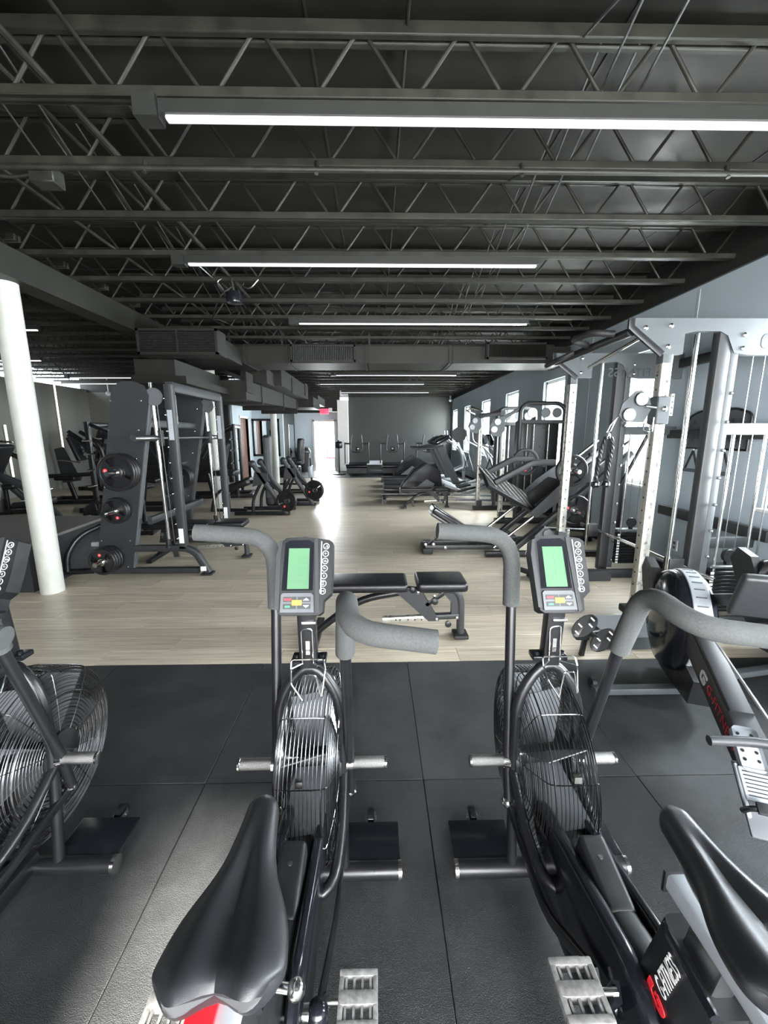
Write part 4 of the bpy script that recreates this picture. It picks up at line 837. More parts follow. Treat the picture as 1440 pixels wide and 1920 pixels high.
MB().tube([(-0.012, 0, -0.03), (0, 0, 0.012), (0.012, 0, -0.03)], 0.006, 0.01, 8).build('steel_ring', CHROME, rp)
for s in (-1, 1):
    for ph in (0, 1, 2):
        MB().tube([V((s*(0.02+0.02*min(1, k/6))+0.008*math.cos(k*0.8+ph*2.09)-0.03*(k/26), 0.008*math.sin(k*0.8+ph*2.09), -0.02-k*0.0125)) for k in range(27)], 0.0085, 0, 6).build('rope_strand', MATTE, rp)
    MB().lathe((s*0.04-0.03, 0, -0.35), (0, 0, -1), [(0.018, 0), (0.03, 0.01), (0.033, 0.03), (0.024, 0.045)], 16).build('rope_end', GLOSS, rp)
# low row foot plates in front of the rack
fp = thing('foot_plates', 'black oval slotted foot plates tilted in front of the rack base', 'foot plate', (1.41, 2.50, 0.03))
fpm = Euler((R(55), 0, R(-12))).to_matrix().to_4x4() @ Euler((0, 0, R(42))).to_matrix().to_4x4()
for c in ((-0.05, -0.02, 0.235), (0.075, -0.03, 0.14)):
    mb = MB(); mb.m = Matrix.Translation(c) @ fpm @ Matrix.Diagonal((1.55, 0.82, 1, 1)); mb.lathe((0, 0, 0), (0, 0, 1), [(0.0, -0.004), (0.062, -0.004), (0.066, 0), (0.062, 0.004), (0.0, 0.004)], 28)
    o_ = mb.build('oval_plate', MATTE, fp)
    for a, b in ((-0.07, 0.0), (0.07, 0.0), (-0.02, 0.02), (0.03, -0.02)):
        mb = MB(); mb.m = Matrix.Translation(c) @ fpm; mb.rbox((a, b, 0.0045), (0.010, 0.030, 0.002), 0.0008, 1); mb.build('slot', WHITE, o_)
MB().bar([(-0.05, 0.0, 0.225), (0.075, 0.0, 0.13)], 0.045, 0.016).rbox((-0.03, 0.05, 0.14), (0.09, 0.06, 0.06), 0.01, 2).build('bracket', MATTE, fp)
MB().bar([(0.0, 0.05, 0.14), (0.40, 0.26, 0.055)], 0.04, 0.04).bar([(0.0, 0.05, 0.14), (0.0, 0.08, -0.03)], 0.03, 0.03).build('mount_arm', BLACK, fp)
# exercise chart and two D handles on the wall between the uprights
ch = thing('exercise_chart', 'arched slate panel with rows of small exercise drawings on the right wall', 'chart', (XW-0.02, 3.85, 1.52), R(-90))
MB().prism([(-0.34, -0.15), (0.34, -0.15), (0.34, 0.15), (0.2, 0.19), (-0.2, 0.19), (-0.34, 0.15)], (0, 0, 0), (1, 0, 0), (0, 0, 1), 0.01).build('panel', RACKG, ch)
MB().tube([(-0.35, 0, -0.16), (-0.35, 0, 0.15), (-0.2, 0, 0.2), (0.2, 0, 0.2), (0.35, 0, 0.15), (0.35, 0, -0.16)], 0.012, 0.05, 8, (0, 1, 0), True).build('frame', BLACK, ch)
mk = MB()
for r_ in range(3):
    for c_ in range(7):
        x = -0.27+0.09*c_; z = 0.09-0.085*r_
        mk.box((x, -0.008, z), (0.012, 0.002, 0.045)); mk.box((x+0.012, -0.008, z-0.01), (0.03, 0.002, 0.008)); mk.box((x-0.01, -0.008, z+0.012), (0.008, 0.002, 0.026))
mk.build('exercise_marks', DARKPRINT, ch, kind='stuff')
def dhandle(loc, label):
    t = thing('d_handle', label, 'handle', loc, R(-90), 'cable handles below the chart')
    MB().tube([(0, 0, 0.10), (-0.085, 0, -0.09)], 0.010, 0, 8).tube([(0, 0, 0.10), (0.085, 0, -0.09)], 0.010, 0, 8).build('strap', MATTE, t)
    MB().cyl((-0.09, 0, -0.095), (0.09, 0, -0.095), 0.017, 14).build('grip', GREYP, t); MB().ball((0, 0, 0.11), 0.018, 10).build('ring', CHROME, t)
dhandle((XW-0.06, 4.05, 1.24), 'grey cable handle hanging under the chart, farther from the camera'); dhandle((XW-0.06, 3.68, 1.24), 'grey cable handle hanging under the chart, closer to the camera')
# ================================================================== ROWERS
def make_rower(label, loc, rz):
    # local: +Y from the flywheel towards the seat
    t = thing('rowing_machine', label, 'rower', loc, rz, 'air rowers at the right')
    MB().lathe((-0.06, -0.10, 0.42), (1, 0, 0), [(0.05, -0.05), (0.25, -0.05), (0.28, -0.03), (0.292, 0.0), (0.292, 0.10), (0.285, 0.125), (0.255, 0.155), (0.18, 0.178), (0.07, 0.188)], 48).build('flywheel_housing', GLOSS, t)
    rm_ = MB(); n = 44
    for x, w in ((-0.025, 0.05),):
        rm_.sweep([(x, -0.10+0.295*math.cos(R(-70)+2*math.pi*0.74*i/n), 0.42+0.295*math.sin(R(-70)+2*math.pi*0.74*i/n)) for i in range(n)], rrect(0.010, 0.085, 0.003, 2), (1, 0, 0))
    rm_.build('silver_band', SILVERP, t)
    vn = MB()
    for i in range(26):
        a = R(-60)+2*math.pi*0.7*i/26; rr = Euler((a, 0, 0)).to_matrix(); vn.box(V((-0.025, -0.10, 0.42))+rr @ V((0, 0.3015, 0)), (0.05, 0.004, 0.006), rr)
    vn.build('vent_slats', GREYP, t)
    MB().rbox((0.0, 0.16, 0.52), (0.12, 0.05, 0.06), 0.012, 2, RX(-30)).build('band_clasp', GREYF, t)
    MB().prism([(-0.40, 0.60), (-0.34, 0.69), (-0.20, 0.66), (-0.05, 0.44), (-0.16, 0.30), (-0.24, 0.36)], (0.10, -0.06, 0.02), (0, 1, 0), (0, 0, 1), 0.05).build('side_cheek', MATTE, t)
    # front leg panel and foot bar
    MB().prism([(-0.12, 0.30), (0.28, 0.24), (0.24, 0.09), (-0.22, 0.045), (-0.30, 0.06)], (-0.03, 0, 0), (0, 1, 0), (0, 0, 1), 0.10).build('front_body', MATTE, t)
    f = MB().bar([(-0.31, -0.10, 0.03), (0.31, -0.10, 0.03)], 0.055, 0.04).build('front_foot', RACKG, t); f.rotation_euler = (0, 0, R(20)); f.location = (0.13, 0.16, 0)
    MB().b2((-0.16, -0.132, 0.028), (-0.11, -0.128, 0.036)).build('yellow_label', YELLOW, f); MB().b2((-0.02, -0.132, 0.024), (0.10, -0.128, 0.04)).build('label', WHITE, f)
    for s in (-1, 1): MB().lathe((s*0.29-0.015, -0.15, 0.045), (1, 0, 0), [(0.01, 0), (0.032, 0.002), (0.032, 0.028), (0.01, 0.03)], 18).build('wheel', MATTE, f)
    # main beam with lettering, rail
    bs, be = V((0, -0.02, 0.50)), V((0, 1.02, 0.20))
    bm2 = MB().bar([bs, be], 0.10, 0.13, r=0.012).build('main_beam', GREYF, t)
    MB().bar([bs+V((0, 0.1, 0.052)), V((0, 0.70, 0.355))], 0.085, 0.03, r=0.006).build('top_cover', GREYF, t)
    # the lettered face is the one towards the middle of the room (+x side once turned round)
    ey = (bs-be).cross(V((1, 0, 0))).normalized(); ey = ey if ey.z > 0 else -ey
    ex = (be-bs).normalized()
    for sx in (1,):
        a0 = bs+ex*0.49; x_ = 0.0512
        emblem('emblem', WHITE, 0.065, frame_m(a0+V((x_, 0, 0)), ex, ey), bm2)
        text('G-FITNESS', 'lettering', RED, 0.066, frame_m(a0+ex*0.055+V((x_, 0, 0)), ex, ey), bm2, 0.0006, 'LEFT')
    MB().bar([be-V((0, 0.05, -0.01)), V((0, 2.1, 0.24))], 0.07, 0.06).build('rail', MATTE, t)
    MB().b2((0.03, 1.1, 0.245), (0.036, 2.0, 0.262)).b2((-0.036, 1.1, 0.245), (-0.03, 2.0, 0.262)).build('rail_strip', CHROME, t)
    MB().bar([(-0.25, 2.05, 0.03), (0.25, 2.05, 0.03)], 0.05, 0.04).bar([(0, 2.05, 0.04), (0, 2.05, 0.26)], 0.06, 0.06, up=(0, 1, 0)).build('rear_leg', RACKG, t)
    bt = MB()
    for y in (1.10, 1.24): bt.lathe((0.052, y, 0.225-0.1*(y-1.1)), (1, 0, 0), [(0.012, 0), (0.024, 0.0), (0.024, 0.012), (0.012, 0.012), (0.009, 0.004)], 16)
    bt.build('washer_bolt', CHROME, t)
    # monitor arm and monitor
    MB().bar([(0.0, -0.24, 0.42), (-0.10, 0.0, 0.60), (-0.13, 0.36, 0.74)], 0.045, 0.06, 0.1).build('monitor_arm', MATTE, t)
    mo = MB().rbox((-0.13, 0.42, 0.78), (0.20, 0.045, 0.24), 0.018, 3, RX(-25)).build('monitor', GREYF, t)
    MB().rbox((-0.13, 0.446, 0.795), (0.13, 0.006, 0.13), 0.002, 1, RX(-25)).build('screen', SILVERP, mo)
    # foot stretchers
    for s in (-1, 1):
        fs_ = MB(); fs_.m = Matrix.Translation((s*0.115, 1.12, 0.33)) @ Euler((R(-34), 0, 0)).to_matrix().to_4x4()
        for a, b in (((-0.055, -0.09, -0.006), (0.055, 0.13, 0.006)),): fs_.rbox([(a[i]+b[i])/2 for i in range(3)], [b[i]-a[i] for i in range(3)], 0.005, 2)
        fo = fs_.build('footboard', GREYP, t)
        h_ = MB(); h_.m = fs_.m; h_.rbox((0, -0.13, 0.014), (0.075, 0.15, 0.012), 0.02, 3).rbox((0, -0.02, 0.018), (0.098, 0.10, 0.012), 0.006, 2)
        for x in (-0.05, 0.05): h_.rbox((x, 0.0, 0.01), (0.012, 0.16, 0.012), 0.003, 1)
        h_.build('heel_cup', SILVERP, fo)
        hl = MB(); hl.m = fs_.m
        for k in range(4):
            for x in (-0.02, 0.02): hl.cyl((x, -0.18+k*0.028, 0.0195), (x, -0.18+k*0.028, 0.0215), 0.0055, 10)
        for k in range(7): hl.box((0, -0.055+k*0.012, 0.0245), (0.08, 0.003, 0.002))
        hl.build('heel_ribs', MATTE, fo)
        st = MB(); st.m = fs_.m; st.tube([(-0.06, 0.06, 0.0), (-0.05, 0.06, 0.05), (0.05, 0.06, 0.05), (0.06, 0.06, 0.0)], 0.009, 0.03, 8).rbox((0.02, 0.06, 0.058), (0.045, 0.035, 0.012), 0.004, 2)
        st.build('strap', MATTE, fo)
    # chain and handle
    MB().tube([(0.0, 0.15, 0.56), (0.0, 0.99, 0.44)], 0.006, 0, 6).build('chain', STEEL, t)
    hd = MB().tube([(-0.26, 1.09, 0.47), (-0.10, 1.05, 0.475), (0.10, 1.05, 0.475), (0.26, 1.09, 0.47)], 0.0165, 0.08, 14).build('pull_handle', GREYF, t)
    MB().rbox((0, 1.06, 0.475), (0.16, 0.05, 0.04), 0.015, 3).build('handle_hub', MATTE, hd)
    MB().tube([(-0.02, 1.03, 0.47), (0, 0.985, 0.455), (0.02, 1.03, 0.47)], 0.005, 0.01, 8).build('swivel', CHROME, hd)
    return t
rower = make_rower('black air rower with red lettering on its beam and a big round flywheel', (1.75, 2.15, 0), R(180-20))
copy_tree(rower, (2.62, 2.36, 0), R(180-10), 'second air rower at the right edge, partly behind the lettered one')
# ================================================================== LEFT SMITH MACHINE
def capped_panel(x0, x1, xt0, xt1, h):
    return [(x0, 0.02), (x1, 0.02), (xt1, h-0.14), (xt1-0.04, h-0.04), (xt1-0.14, h), (xt0+0.12, h), (xt0+0.03, h-0.05), (xt0, h-0.14)]
def make_smith(label, x, y, depth, grp='smith machines on the left'):
    # base runs along X, the two frames stand at y and y+depth
    t = thing('smith_machine', label, 'smith machine', (x, y, 0), 0, grp)
    for k, yy in enumerate((0.0, depth)):
        fr = MB().prism(capped_panel(0, 0.38, 0.38, 0.76, 2.03), (0, yy-0.02, 0), (1, 0, 0), (0, 0, 1), 0.012).build('side_panel', GREYF, t)
        MB().bar([(0.36, yy+0.02, 0.03), (0.755, yy+0.02, 1.95)], 0.07, 0.06, up=(0, 1, 0)).build('slanted_post', RACKG if k == 0 else GREYF, fr)
        bt = MB()
        for q in range(7):
            z = 0.1+q*0.29; bt.lathe((0.03+z*0.187, yy-0.028, z), (0, -1, 0), [(0.010, 0), (0.010, 0.004), (0.003, 0.007)], 8).lathe((0.33+z*0.187, yy-0.028, z), (0, -1, 0), [(0.010, 0), (0.010, 0.004), (0.003, 0.007)], 8)
        bt.build('bolt', CHROME, fr)
        MB().bar([(0.36, yy, 0.05), (1.10, yy, 0.05)], 0.07, 0.06, r=0.006).build('base_rail', GREYF, t)
        MB().bar([(0.42, yy, 0.30), (0.98, yy, 0.30), (1.08, yy, 0.25), (1.20, yy, 0.02)], 0.07, 0.07, 0.12, up=(0, 1, 0)).build('curved_foot', GREYF, t)
        MB().b2((1.13, yy-0.04, 0.05), (1.19, yy-0.037, 0.10)).build('foot_sticker', WHITE, t)
        MB().rbox((1.19, yy, 0.012), (0.12, 0.11, 0.02), 0.004, 1).build('foot_pad', RUBBERB, t)
        up = MB().bar([(0.955, yy, 0.30), (0.955, yy, 2.0)], 0.085, 0.07, up=(0, 1, 0), r=0.008).build('upright', GREYF, t)
        pg = MB()
        for q in range(10): pg.lathe((0.93, yy-0.045, 0.42+q*0.16), (-0.2, -1, 0), [(0.009, 0), (0.009, 0.025), (0.005, 0.035)], 10)
        pg.build('rack_pin', CHROME, up); MB().b2((0.93, yy-0.037, 0.36), (0.98, yy-0.035, 0.52)).build('warning_label', WHITE, up)
        MB().b2((0.93, yy-0.037, 1.45), (0.98, yy-0.035, 1.75)).build('number_label', SILVERP, up)
        MB().tube([(0.805, yy, 0.33), (0.775, yy, 2.02)], 0.018, 0, 12).build('guide_rod', CHROME, t)
        MB().lathe((0.80, yy-0.01, 0.31), (0, 0, 1), [(0.035, 0), (0.035, 0.02), (0.026, 0.03), (0.026, 0.09), (0.02, 0.09)], 16).build('bumper', MATTE, t)
        MB().lathe((0.80, yy-0.02, 1.88), (0, 1, 0), [(0.01, 0), (0.085, 0), (0.09, 0.008), (0.085, 0.02), (0.01, 0.02)], 26).build('pulley', GREYP if k == 0 else STEEL, fr)
        MB().tube([(0.86, yy, 0.35), (0.82, yy, 1.85)], 0.004, 0, 6).build('cable', CABLE, t)
        hn = MB()
        for z, xx in ((0.21, 0.20), (0.73, 0.34), (1.13, 0.43)): horn(hn, (xx, yy-0.02, z), (0, -1, 0), 0.30)
        hn.build('plate_horn', CHROME, fr)
    MB().bar([(0.955, 0, 1.98), (0.955, depth, 1.98)], 0.075, 0.10, up=(0, 0, 1), r=0.008).build('top_beam', GREYF, t)
    MB().rbox((0.915, depth*0.45, 2.0), (0.01, 0.16, 0.05), 0.002, 1).build('badge', WHITEP, t)
    for z in (1.62, 0.6): MB().bar([(0.62, 0, z), (0.62, depth, z)], 0.05, 0.08).build('rear_beam', GREYF, t)
    MB().lathe((0.86, 0.22, 1.62), (0, 0, 1), [(0.05, 0), (0.05, 0.30), (0.02, 0.30)], 20).build('counterweight', STEEL, t)
    br = MB().tube([(0.80, -0.42, 1.47), (0.80, depth+0.42, 1.47)], 0.0145, 0, 12).build('barbell', STEEL, t)
    MB().lathe((0.80, -0.45, 1.47), (0, 1, 0), [(0.028, 0), (0.028, 0.36), (0.034, 0.37), (0.034, 0.39), (0.02, 0.40)], 18).build('sleeve', STEEL, br); MB().lathe((0.80, depth+0.05, 1.47), (0, 1, 0), [(0.02, 0), (0.034, 0.01), (0.028, 0.03), (0.028, 0.38)], 18).build('sleeve', STEEL, br)
    for yy in (0.03, depth-0.03): MB().rbox((0.80, yy, 1.47), (0.07, 0.05, 0.16), 0.01, 2).build('bearing_block', MATTE, br)
    return t
SX, SY = -3.04, 4.34
make_smith('grey smith machine with weight plates on its slanted panel, behind the nearest column', SX, SY, 1.32)
for i, (z, xx, r, n, nm) in enumerate(((1.13, 0.43, 0.19, 3, 'large plate'), (0.73, 0.34, 0.135, 2, 'medium plate'), (0.21, 0.20, 0.14, 4, 'small plate'))):
    for k in range(n):
        pos = ['outermost', 'second from the outside', 'third from the outside', 'innermost'][k] if n == 4 else (['outermost', 'middle', 'innermost'][k] if n == 3 else ['outer', 'inner'][k])
        weight_plate((SX+xx, SY-0.03-0.045-(n-1-k)*0.042, z), r, 'black grip %s on the %s horn of the smith panel, %s' % (nm, ['top', 'middle', 'lowest'][i], pos), 'plates on the near smith panel', 0.038, 0, R([130, 10, 200][i]+k*25))
for k in range(3): weight_plate((SX+0.43, SY+1.32-0.075-(2-k)*0.042, 0.95), 0.15, 'black plate with red badge on the far smith panel, %s of three' % ['outermost', 'middle', 'innermost'][k], 'plates on the far smith panel', 0.038, 0, R(200+k*20))
sm2 = None
bs2 = make_bench('black flat bench pushed inside the left smith machine, its feet crossing under the bar', (-2.22, 4.95, 0), R(2))
# dark platform with curved guard (belt squat machine)
pf = thing('squat_platform', 'black boxy squat platform with a sloped grip deck behind the nearest column', 'platform', (-3.9, 4.4, 0))
MB().prism([(-0.56, 0.0), (0.60, 0.0), (0.60, 0.50), (-0.56, 0.46)], (-0.10, 0, 0), (0, 1, 0), (0, 0, 1), 1.35).build('box_body', GREYF, pf)
MB().prism([(-0.58, 0.462), (0.62, 0.502), (0.62, 0.53), (-0.58, 0.49)], (-0.10, 0, 0), (0, 1, 0), (0, 0, 1), 1.40).build('deck_sheet', WOODBEIGE, pf)
MB().tube([(0.86, 0.10, 0.52), (0.70, -0.05, 0.44), (0.62, -0.15, 0.25), (0.62, -0.17, 0.08)], 0.03, 0.15, 14).build('curved_guard', BLACK, pf)
MB().tube([(0.60, -0.16, 0.07), (0.86, -0.12, 0.07)], 0.032, 0, 14).build('floor_tube', BLACK, pf)
MB().rbox((0.78, 0.12, 0.30), (0.14, 0.04, 0.05), 0.004, 1, RX(0)).build('silver_step', SILVERP, pf)
# ================================================================== generic plate-loaded machines
def machine(name, label, loc, rz, kind, grp='plate loaded machines on the left', sc=1.0):
    t = thing(name, label, 'weight machine', loc, rz, grp)
    if sc != 1.0: t.scale = (sc, sc, sc)
    base = MB().bar([(-0.75, -0.35, 0.05), (0.85, -0.35, 0.05)], 0.08, 0.09).bar([(-0.75, 0.35, 0.05), (0.85, 0.35, 0.05)], 0.08, 0.09); base.build('side_rail', BLACK, t)
    MB().bar([(-0.75, -0.42, 0.05), (-0.75, 0.42, 0.05)], 0.09, 0.10).bar([(0.85, -0.42, 0.05), (0.85, 0.42, 0.05)], 0.09, 0.10).build('cross_rail', BLACK, t)
    if kind == 'press':
        for s in (-1, 1):
            MB().tube([(0.80, s*0.33, 0.06), (0.45, s*0.30, 0.55), (0.30, s*0.28, 0.95), (0.28, s*0.25, 1.30), (-0.10, s*0.22, 1.58)], 0.042, 0.18, 12, (0, 1, 0)).build('curved_upright', BLACK, t)
            a = MB().tube([(-0.05, s*0.34, 1.50), (0.30, s*0.44, 1.28), (0.42, s*0.46, 1.0), (0.40, s*0.46, 0.86)], 0.032, 0.15, 12, (0, 1, 0)).build('press_arm', BLACK, t)
            h = MB(); horn(h, (0.36, s*0.48, 1.18), (0.2, s, 0), 0.26); h.build('plate_horn', CHROME, a)
            MB().tube([(-0.30, s*0.42, 0.98), (0.15, s*0.42, 0.92)], 0.017, 0, 10).build('hand_grip', CHROME, a)
        pad(t, 'chest_pad', (-0.10, 0, 1.20), (0.09, 0.30, 0.55), 0.03, RY(-18)); pad(t, 'seat_pad', (-0.35, 0, 0.55), (0.42, 0.34, 0.09), 0.03)
        MB().bar([(-0.35, 0, 0.5), (-0.25, 0, 0.06)], 0.08, 0.08, up=(0, 1, 0)).build('seat_post', BLACK, t)
        MB().bar([(-0.1, 0, 1.2), (0.3, 0, 1.1)], 0.07, 0.07).build('pad_arm', BLACK, t)
        MB().tube([(-0.75, -0.40, 0.62), (0.35, -0.40, 0.66)], 0.045, 0, 12).build('lower_arm', MATTE, t)
        MB().prism([(-0.40, 0.45), (-0.02, 0.5), (-0.30, 1.25), (-0.48, 1.2)], (0, -0.12, 0), (1, 0, 0), (0, 0, 1), 0.03).build('shield', GREYF, t)
    elif kind == 'row':
        MB().bar([(0.60, 0, 0.05), (0.60, 0, 0.9), (0.25, 0, 1.55)], 0.09, 0.09, 0.2, up=(0, 1, 0)).build('main_post', BLACK, t)
        MB().bar([(-0.7, 0, 0.08), (-0.2, 0, 0.75), (0.5, 0, 1.1)], 0.10, 0.09, 0.2, up=(0, 1, 0)).build('boom', GREYF, t)
        pad(t, 'back_pad', (0.15, 0, 1.05), (0.10, 0.32, 0.72), 0.035, RY(-28)); pad(t, 'seat_pad', (-0.28, 0, 0.50), (0.44, 0.36, 0.10), 0.035, RY(6))
        pad(t, 'head_pad', (0.30, 0, 1.52), (0.10, 0.34, 0.26), 0.035, RY(-28))
        for s in (-1, 1):
            a = MB().tube([(0.40, s*0.38, 1.35), (0.0, s*0.46, 1.1), (-0.15, s*0.46, 0.75), (-0.1, s*0.46, 0.45)], 0.035, 0.15, 12, (0, 1, 0)).build('swing_arm', BLACK, t)
            h = MB(); horn(h, (-0.12, s*0.48, 0.62), (0, s, 0), 0.28); h.build('plate_horn', CHROME, a)
            MB().tube([(0.38, s*0.30, 1.42), (0.06, s*0.30, 1.40)], 0.017, 0, 10).build('hand_grip', CHROME, a)
        MB().bar([(-0.28, 0, 0.45), (-0.28, 0, 0.06)], 0.08, 0.08, up=(0, 1, 0)).build('seat_post', BLACK, t)
    elif kind == 'rack':
        for s in (-1, 1):
            MB().bar([(0.55, s*0.42, 0.05), (0.55, s*0.42, 1.75)], 0.08, 0.08, up=(0, 1, 0)).build('upright', BLACK, t)
            MB().tube([(0.5, s*0.4, 1.7), (0.0, s*0.45, 1.45), (-0.35, s*0.45, 0.9)], 0.032, 0.15, 12, (0, 1, 0)).build('lever_arm', BLACK, t)
            h = MB()
            for z in (0.55, 0.85, 1.15, 1.4): horn(h, (0.50, s*0.46, z), (0, s, 0), 0.24, 0.02)
            h.build('plate_horn', CHROME, t)
        MB().bar([(0.55, -0.42, 1.7), (0.55, 0.42, 1.7)], 0.08, 0.09).build('top_beam', BLACK, t)
        pad(t, 'seat_pad', (-0.2, 0, 0.62), (0.55, 0.32, 0.09), 0.03, RY(-10)); pad(t, 'back_pad', (0.25, 0, 1.0), (0.10, 0.3, 0.6), 0.03, RY(12))
        MB().bar([(-0.2, 0, 0.58), (-0.1, 0, 0.06)], 0.08, 0.08, up=(0, 1, 0)).build('seat_post', BLACK, t)
    return t
machine('chest_press', 'black curved-frame press machine in front of the warm strip light', (-6.65, 9.5, 0), R(8), 'press')
machine('row_machine', 'black leverage row machine cut off by the left edge, beside the nearest column', (-5.45, 6.2, 0), R(190), 'row')
machine('shoulder_press', 'black press machine between the strip light and the grey smith panel', (-7.3, 11.7, 0), R(168), 'row')
machine('incline_press', 'dark machine at the left edge behind the row machine', (-7.6, 8.1, 0), R(200), 'row')
machine('decline_press', 'black machine in front of the slatted black wall, behind the smith machine', (-4.95, 8.5, 0), R(185), 'rack')
machine('chest_fly', 'black machine with chrome horns seen through the smith machine frame', (-3.95, 10.2, 0), R(10), 'rack')
machine('low_row', 'low black machine with a single plate, left of the smith panel', (-4.0, 6.3, 0), R(12), 'row', sc=0.62)
weight_plate((-3.985, 5.86, 0.385), 0.19, 'black grip plate on the low machine left of the smith panel', 'plates on the low machine', 0.04, R(12), R(40))
st = thing('floor_bar', 'flat black steel machine foot lying on the planks behind the column', 'machine foot', (-4.6, 6.4, 0), R(14)); MB().bar([(-0.9, 0, 0.045), (0.45, 0, 0.045)], 0.09, 0.07).build('rail', BLACK, st); MB().rbox((0.42, 0, 0.05), (0.12, 0.14, 0.09), 0.01, 2).build('end_foot', RUBBERB, st)
# ================================================================== middle left: T-bar style machines, far bench seats
def tbar(label, loc, tall):
    t = thing('lever_row', label, 'weight machine', loc, 0, 'lever row machines beside the aisle')
    MB().bar([(-0.62, -0.25, 0.04), (0.42, -0.25, 0.04)], 0.06, 0.07).bar([(-0.62, 0.3, 0.04), (0.42, 0.3, 0.04)], 0.06, 0.07).build('base_rail', BLACK, t)
    for yy in (-0.25, 0.3):
        MB().bar([(-0.22, yy, 0.95), (-0.02, yy, 0.62), (0.36, yy, 0.03)], 0.08, 0.10, 0.1, up=(0, 1, 0)).ball((-0.24, yy, 0.97), 0.07, 12).build('slanted_leg', GREYF, t)
        MB().tube([(-0.10, yy, 0.62), (-0.26, yy, 0.32), (-0.28, yy, 0.03)], 0.03, 0.12, 12, (0, 1, 0)).build('rear_leg', BLACK, t)
        MB().rbox((0.37, yy, 0.02), (0.1, 0.09, 0.03), 0.01, 2).build('foot', RUBBERB, t); MB().rbox((-0.28, yy, 0.02), (0.1, 0.09, 0.03), 0.01, 2).build('foot', RUBBERB, t)
    MB().tube([(-0.15, 0, 0.68), (0.15, 0, 0.45), (0.40, 0, 0.28)], 0.028, 0.05, 12).build('lever', BLACK, t)
    MB().prism([(-0.25, 0.55), (0.02, 0.62), (0.05, 0.8), (-0.2, 0.82)], (0, -0.29, 0), (1, 0, 0), (0, 0, 1), 0.02).build('pivot_plate', GREYF, t)
    if tall:
        MB().rbox((-0.10, 0.35, 0.80), (0.16, 0.16, 1.40), 0.06, 3).build('tower', GREYF, t); MB().rbox((-0.10, 0.262, 0.85), (0.09, 0.02, 1.2), 0.02, 2).build('tower_slot', RACKG, t)
        pad(t, 'seat_pad', (-0.85, 0.1, 0.78), (0.42, 0.35, 0.10), 0.03); pad(t, 'thigh_pad', (-0.6, 0, 0.55), (0.5, 0.3, 0.14), 0.05, RY(-20))
        MB().tube([(-1.15, 0, 0.05), (-1.05, 0, 0.42), (-0.3, 0, 0.62)], 0.03, 0.2, 12, (0, 1, 0)).build('boom', BLACK, t)
        MB().bar([(-1.2, 0.1, 0.04), (-0.5, 0.1, 0.04)], 0.06, 0.06).bar([(-0.85, 0.1, 0.05), (-0.85, 0.1, 0.74)], 0.06, 0.06, up=(0, 1, 0)).build('seat_frame', BLACK, t)
    return t
tbar('black lever row machine with tall grey tower, beside the aisle', (-2.06, 7.95, 0), True)
tbar('shorter black lever row machine just behind the towered one', (-1.72, 9.0, 0), False)
for k in range(2): weight_plate((-1.66, 7.58-0.05*k, 0.30), 0.20, 'black plate on the towered lever row machine, %s' % ['inner', 'outer'][k], 'plates on the lever row machines', 0.04, R(-15), R(20+30*k))
for k in range(2): weight_plate((-1.30, 8.62-0.05*k, 0.36), 0.21, 'black plate on the shorter lever row machine, %s' % ['inner', 'outer'][k], 'plates on the lever row machines', 0.04, R(-15), R(70+30*k))
lm = thing('leg_machine', 'black seated leg machine with upright back pad near the far bin', 'weight machine', (-2.15, 10.9, 0))
pad(lm, 'seat_pad', (-0.05, 0, 0.80), (0.55, 0.45, 0.12), 0.04); pad(lm, 'back_pad', (0.18, 0, 1.12), (0.14, 0.42, 0.58), 0.05, RY(4)); pad(lm, 'knee_pad', (-0.1, 0, 0.55), (0.5, 0.4, 0.3), 0.06)
MB().bar([(-0.3, 0, 0.05), (-0.2, 0, 0.75)], 0.08, 0.08, up=(0, 1, 0)).bar([(0.45, 0, 0.04), (0.42, 0, 0.9)], 0.05, 0.05, up=(0, 1, 0)).bar([(-0.4, 0, 0.22), (0.7, 0, 0.22)], 0.05, 0.05).bar([(-0.4, -0.25, 0.03), (0.6, -0.25, 0.03)], 0.05, 0.05).bar([(-0.4, 0.25, 0.03), (0.6, 0.25, 0.03)], 0.05, 0.05).build('frame', BLACK, lm)
MB().rbox((0.42, 0, 0.55), (0.1, 0.3, 0.3), 0.02, 2).build('stack_cover', SILVERP, lm)
bn = thing('waste_bin', 'tall round-topped black bin against the pale wall left of the bright doorway', 'bin', (-3.02, 17.1, 0))
MB().lathe((0, 0, 0), (0, 0, 1), [(0.22, 0), (0.30, 0.75), (0.33, 0.78), (0.33, 0.84), (0.30, 0.9)], 28).build('body', MATTE, bn); MB().lathe((0, 0, 0.9), (0, 0, 1), [(0.3, 0), (0.26, 0.08), (0.12, 0.13)], 28).build('lid', MATTE, bn)
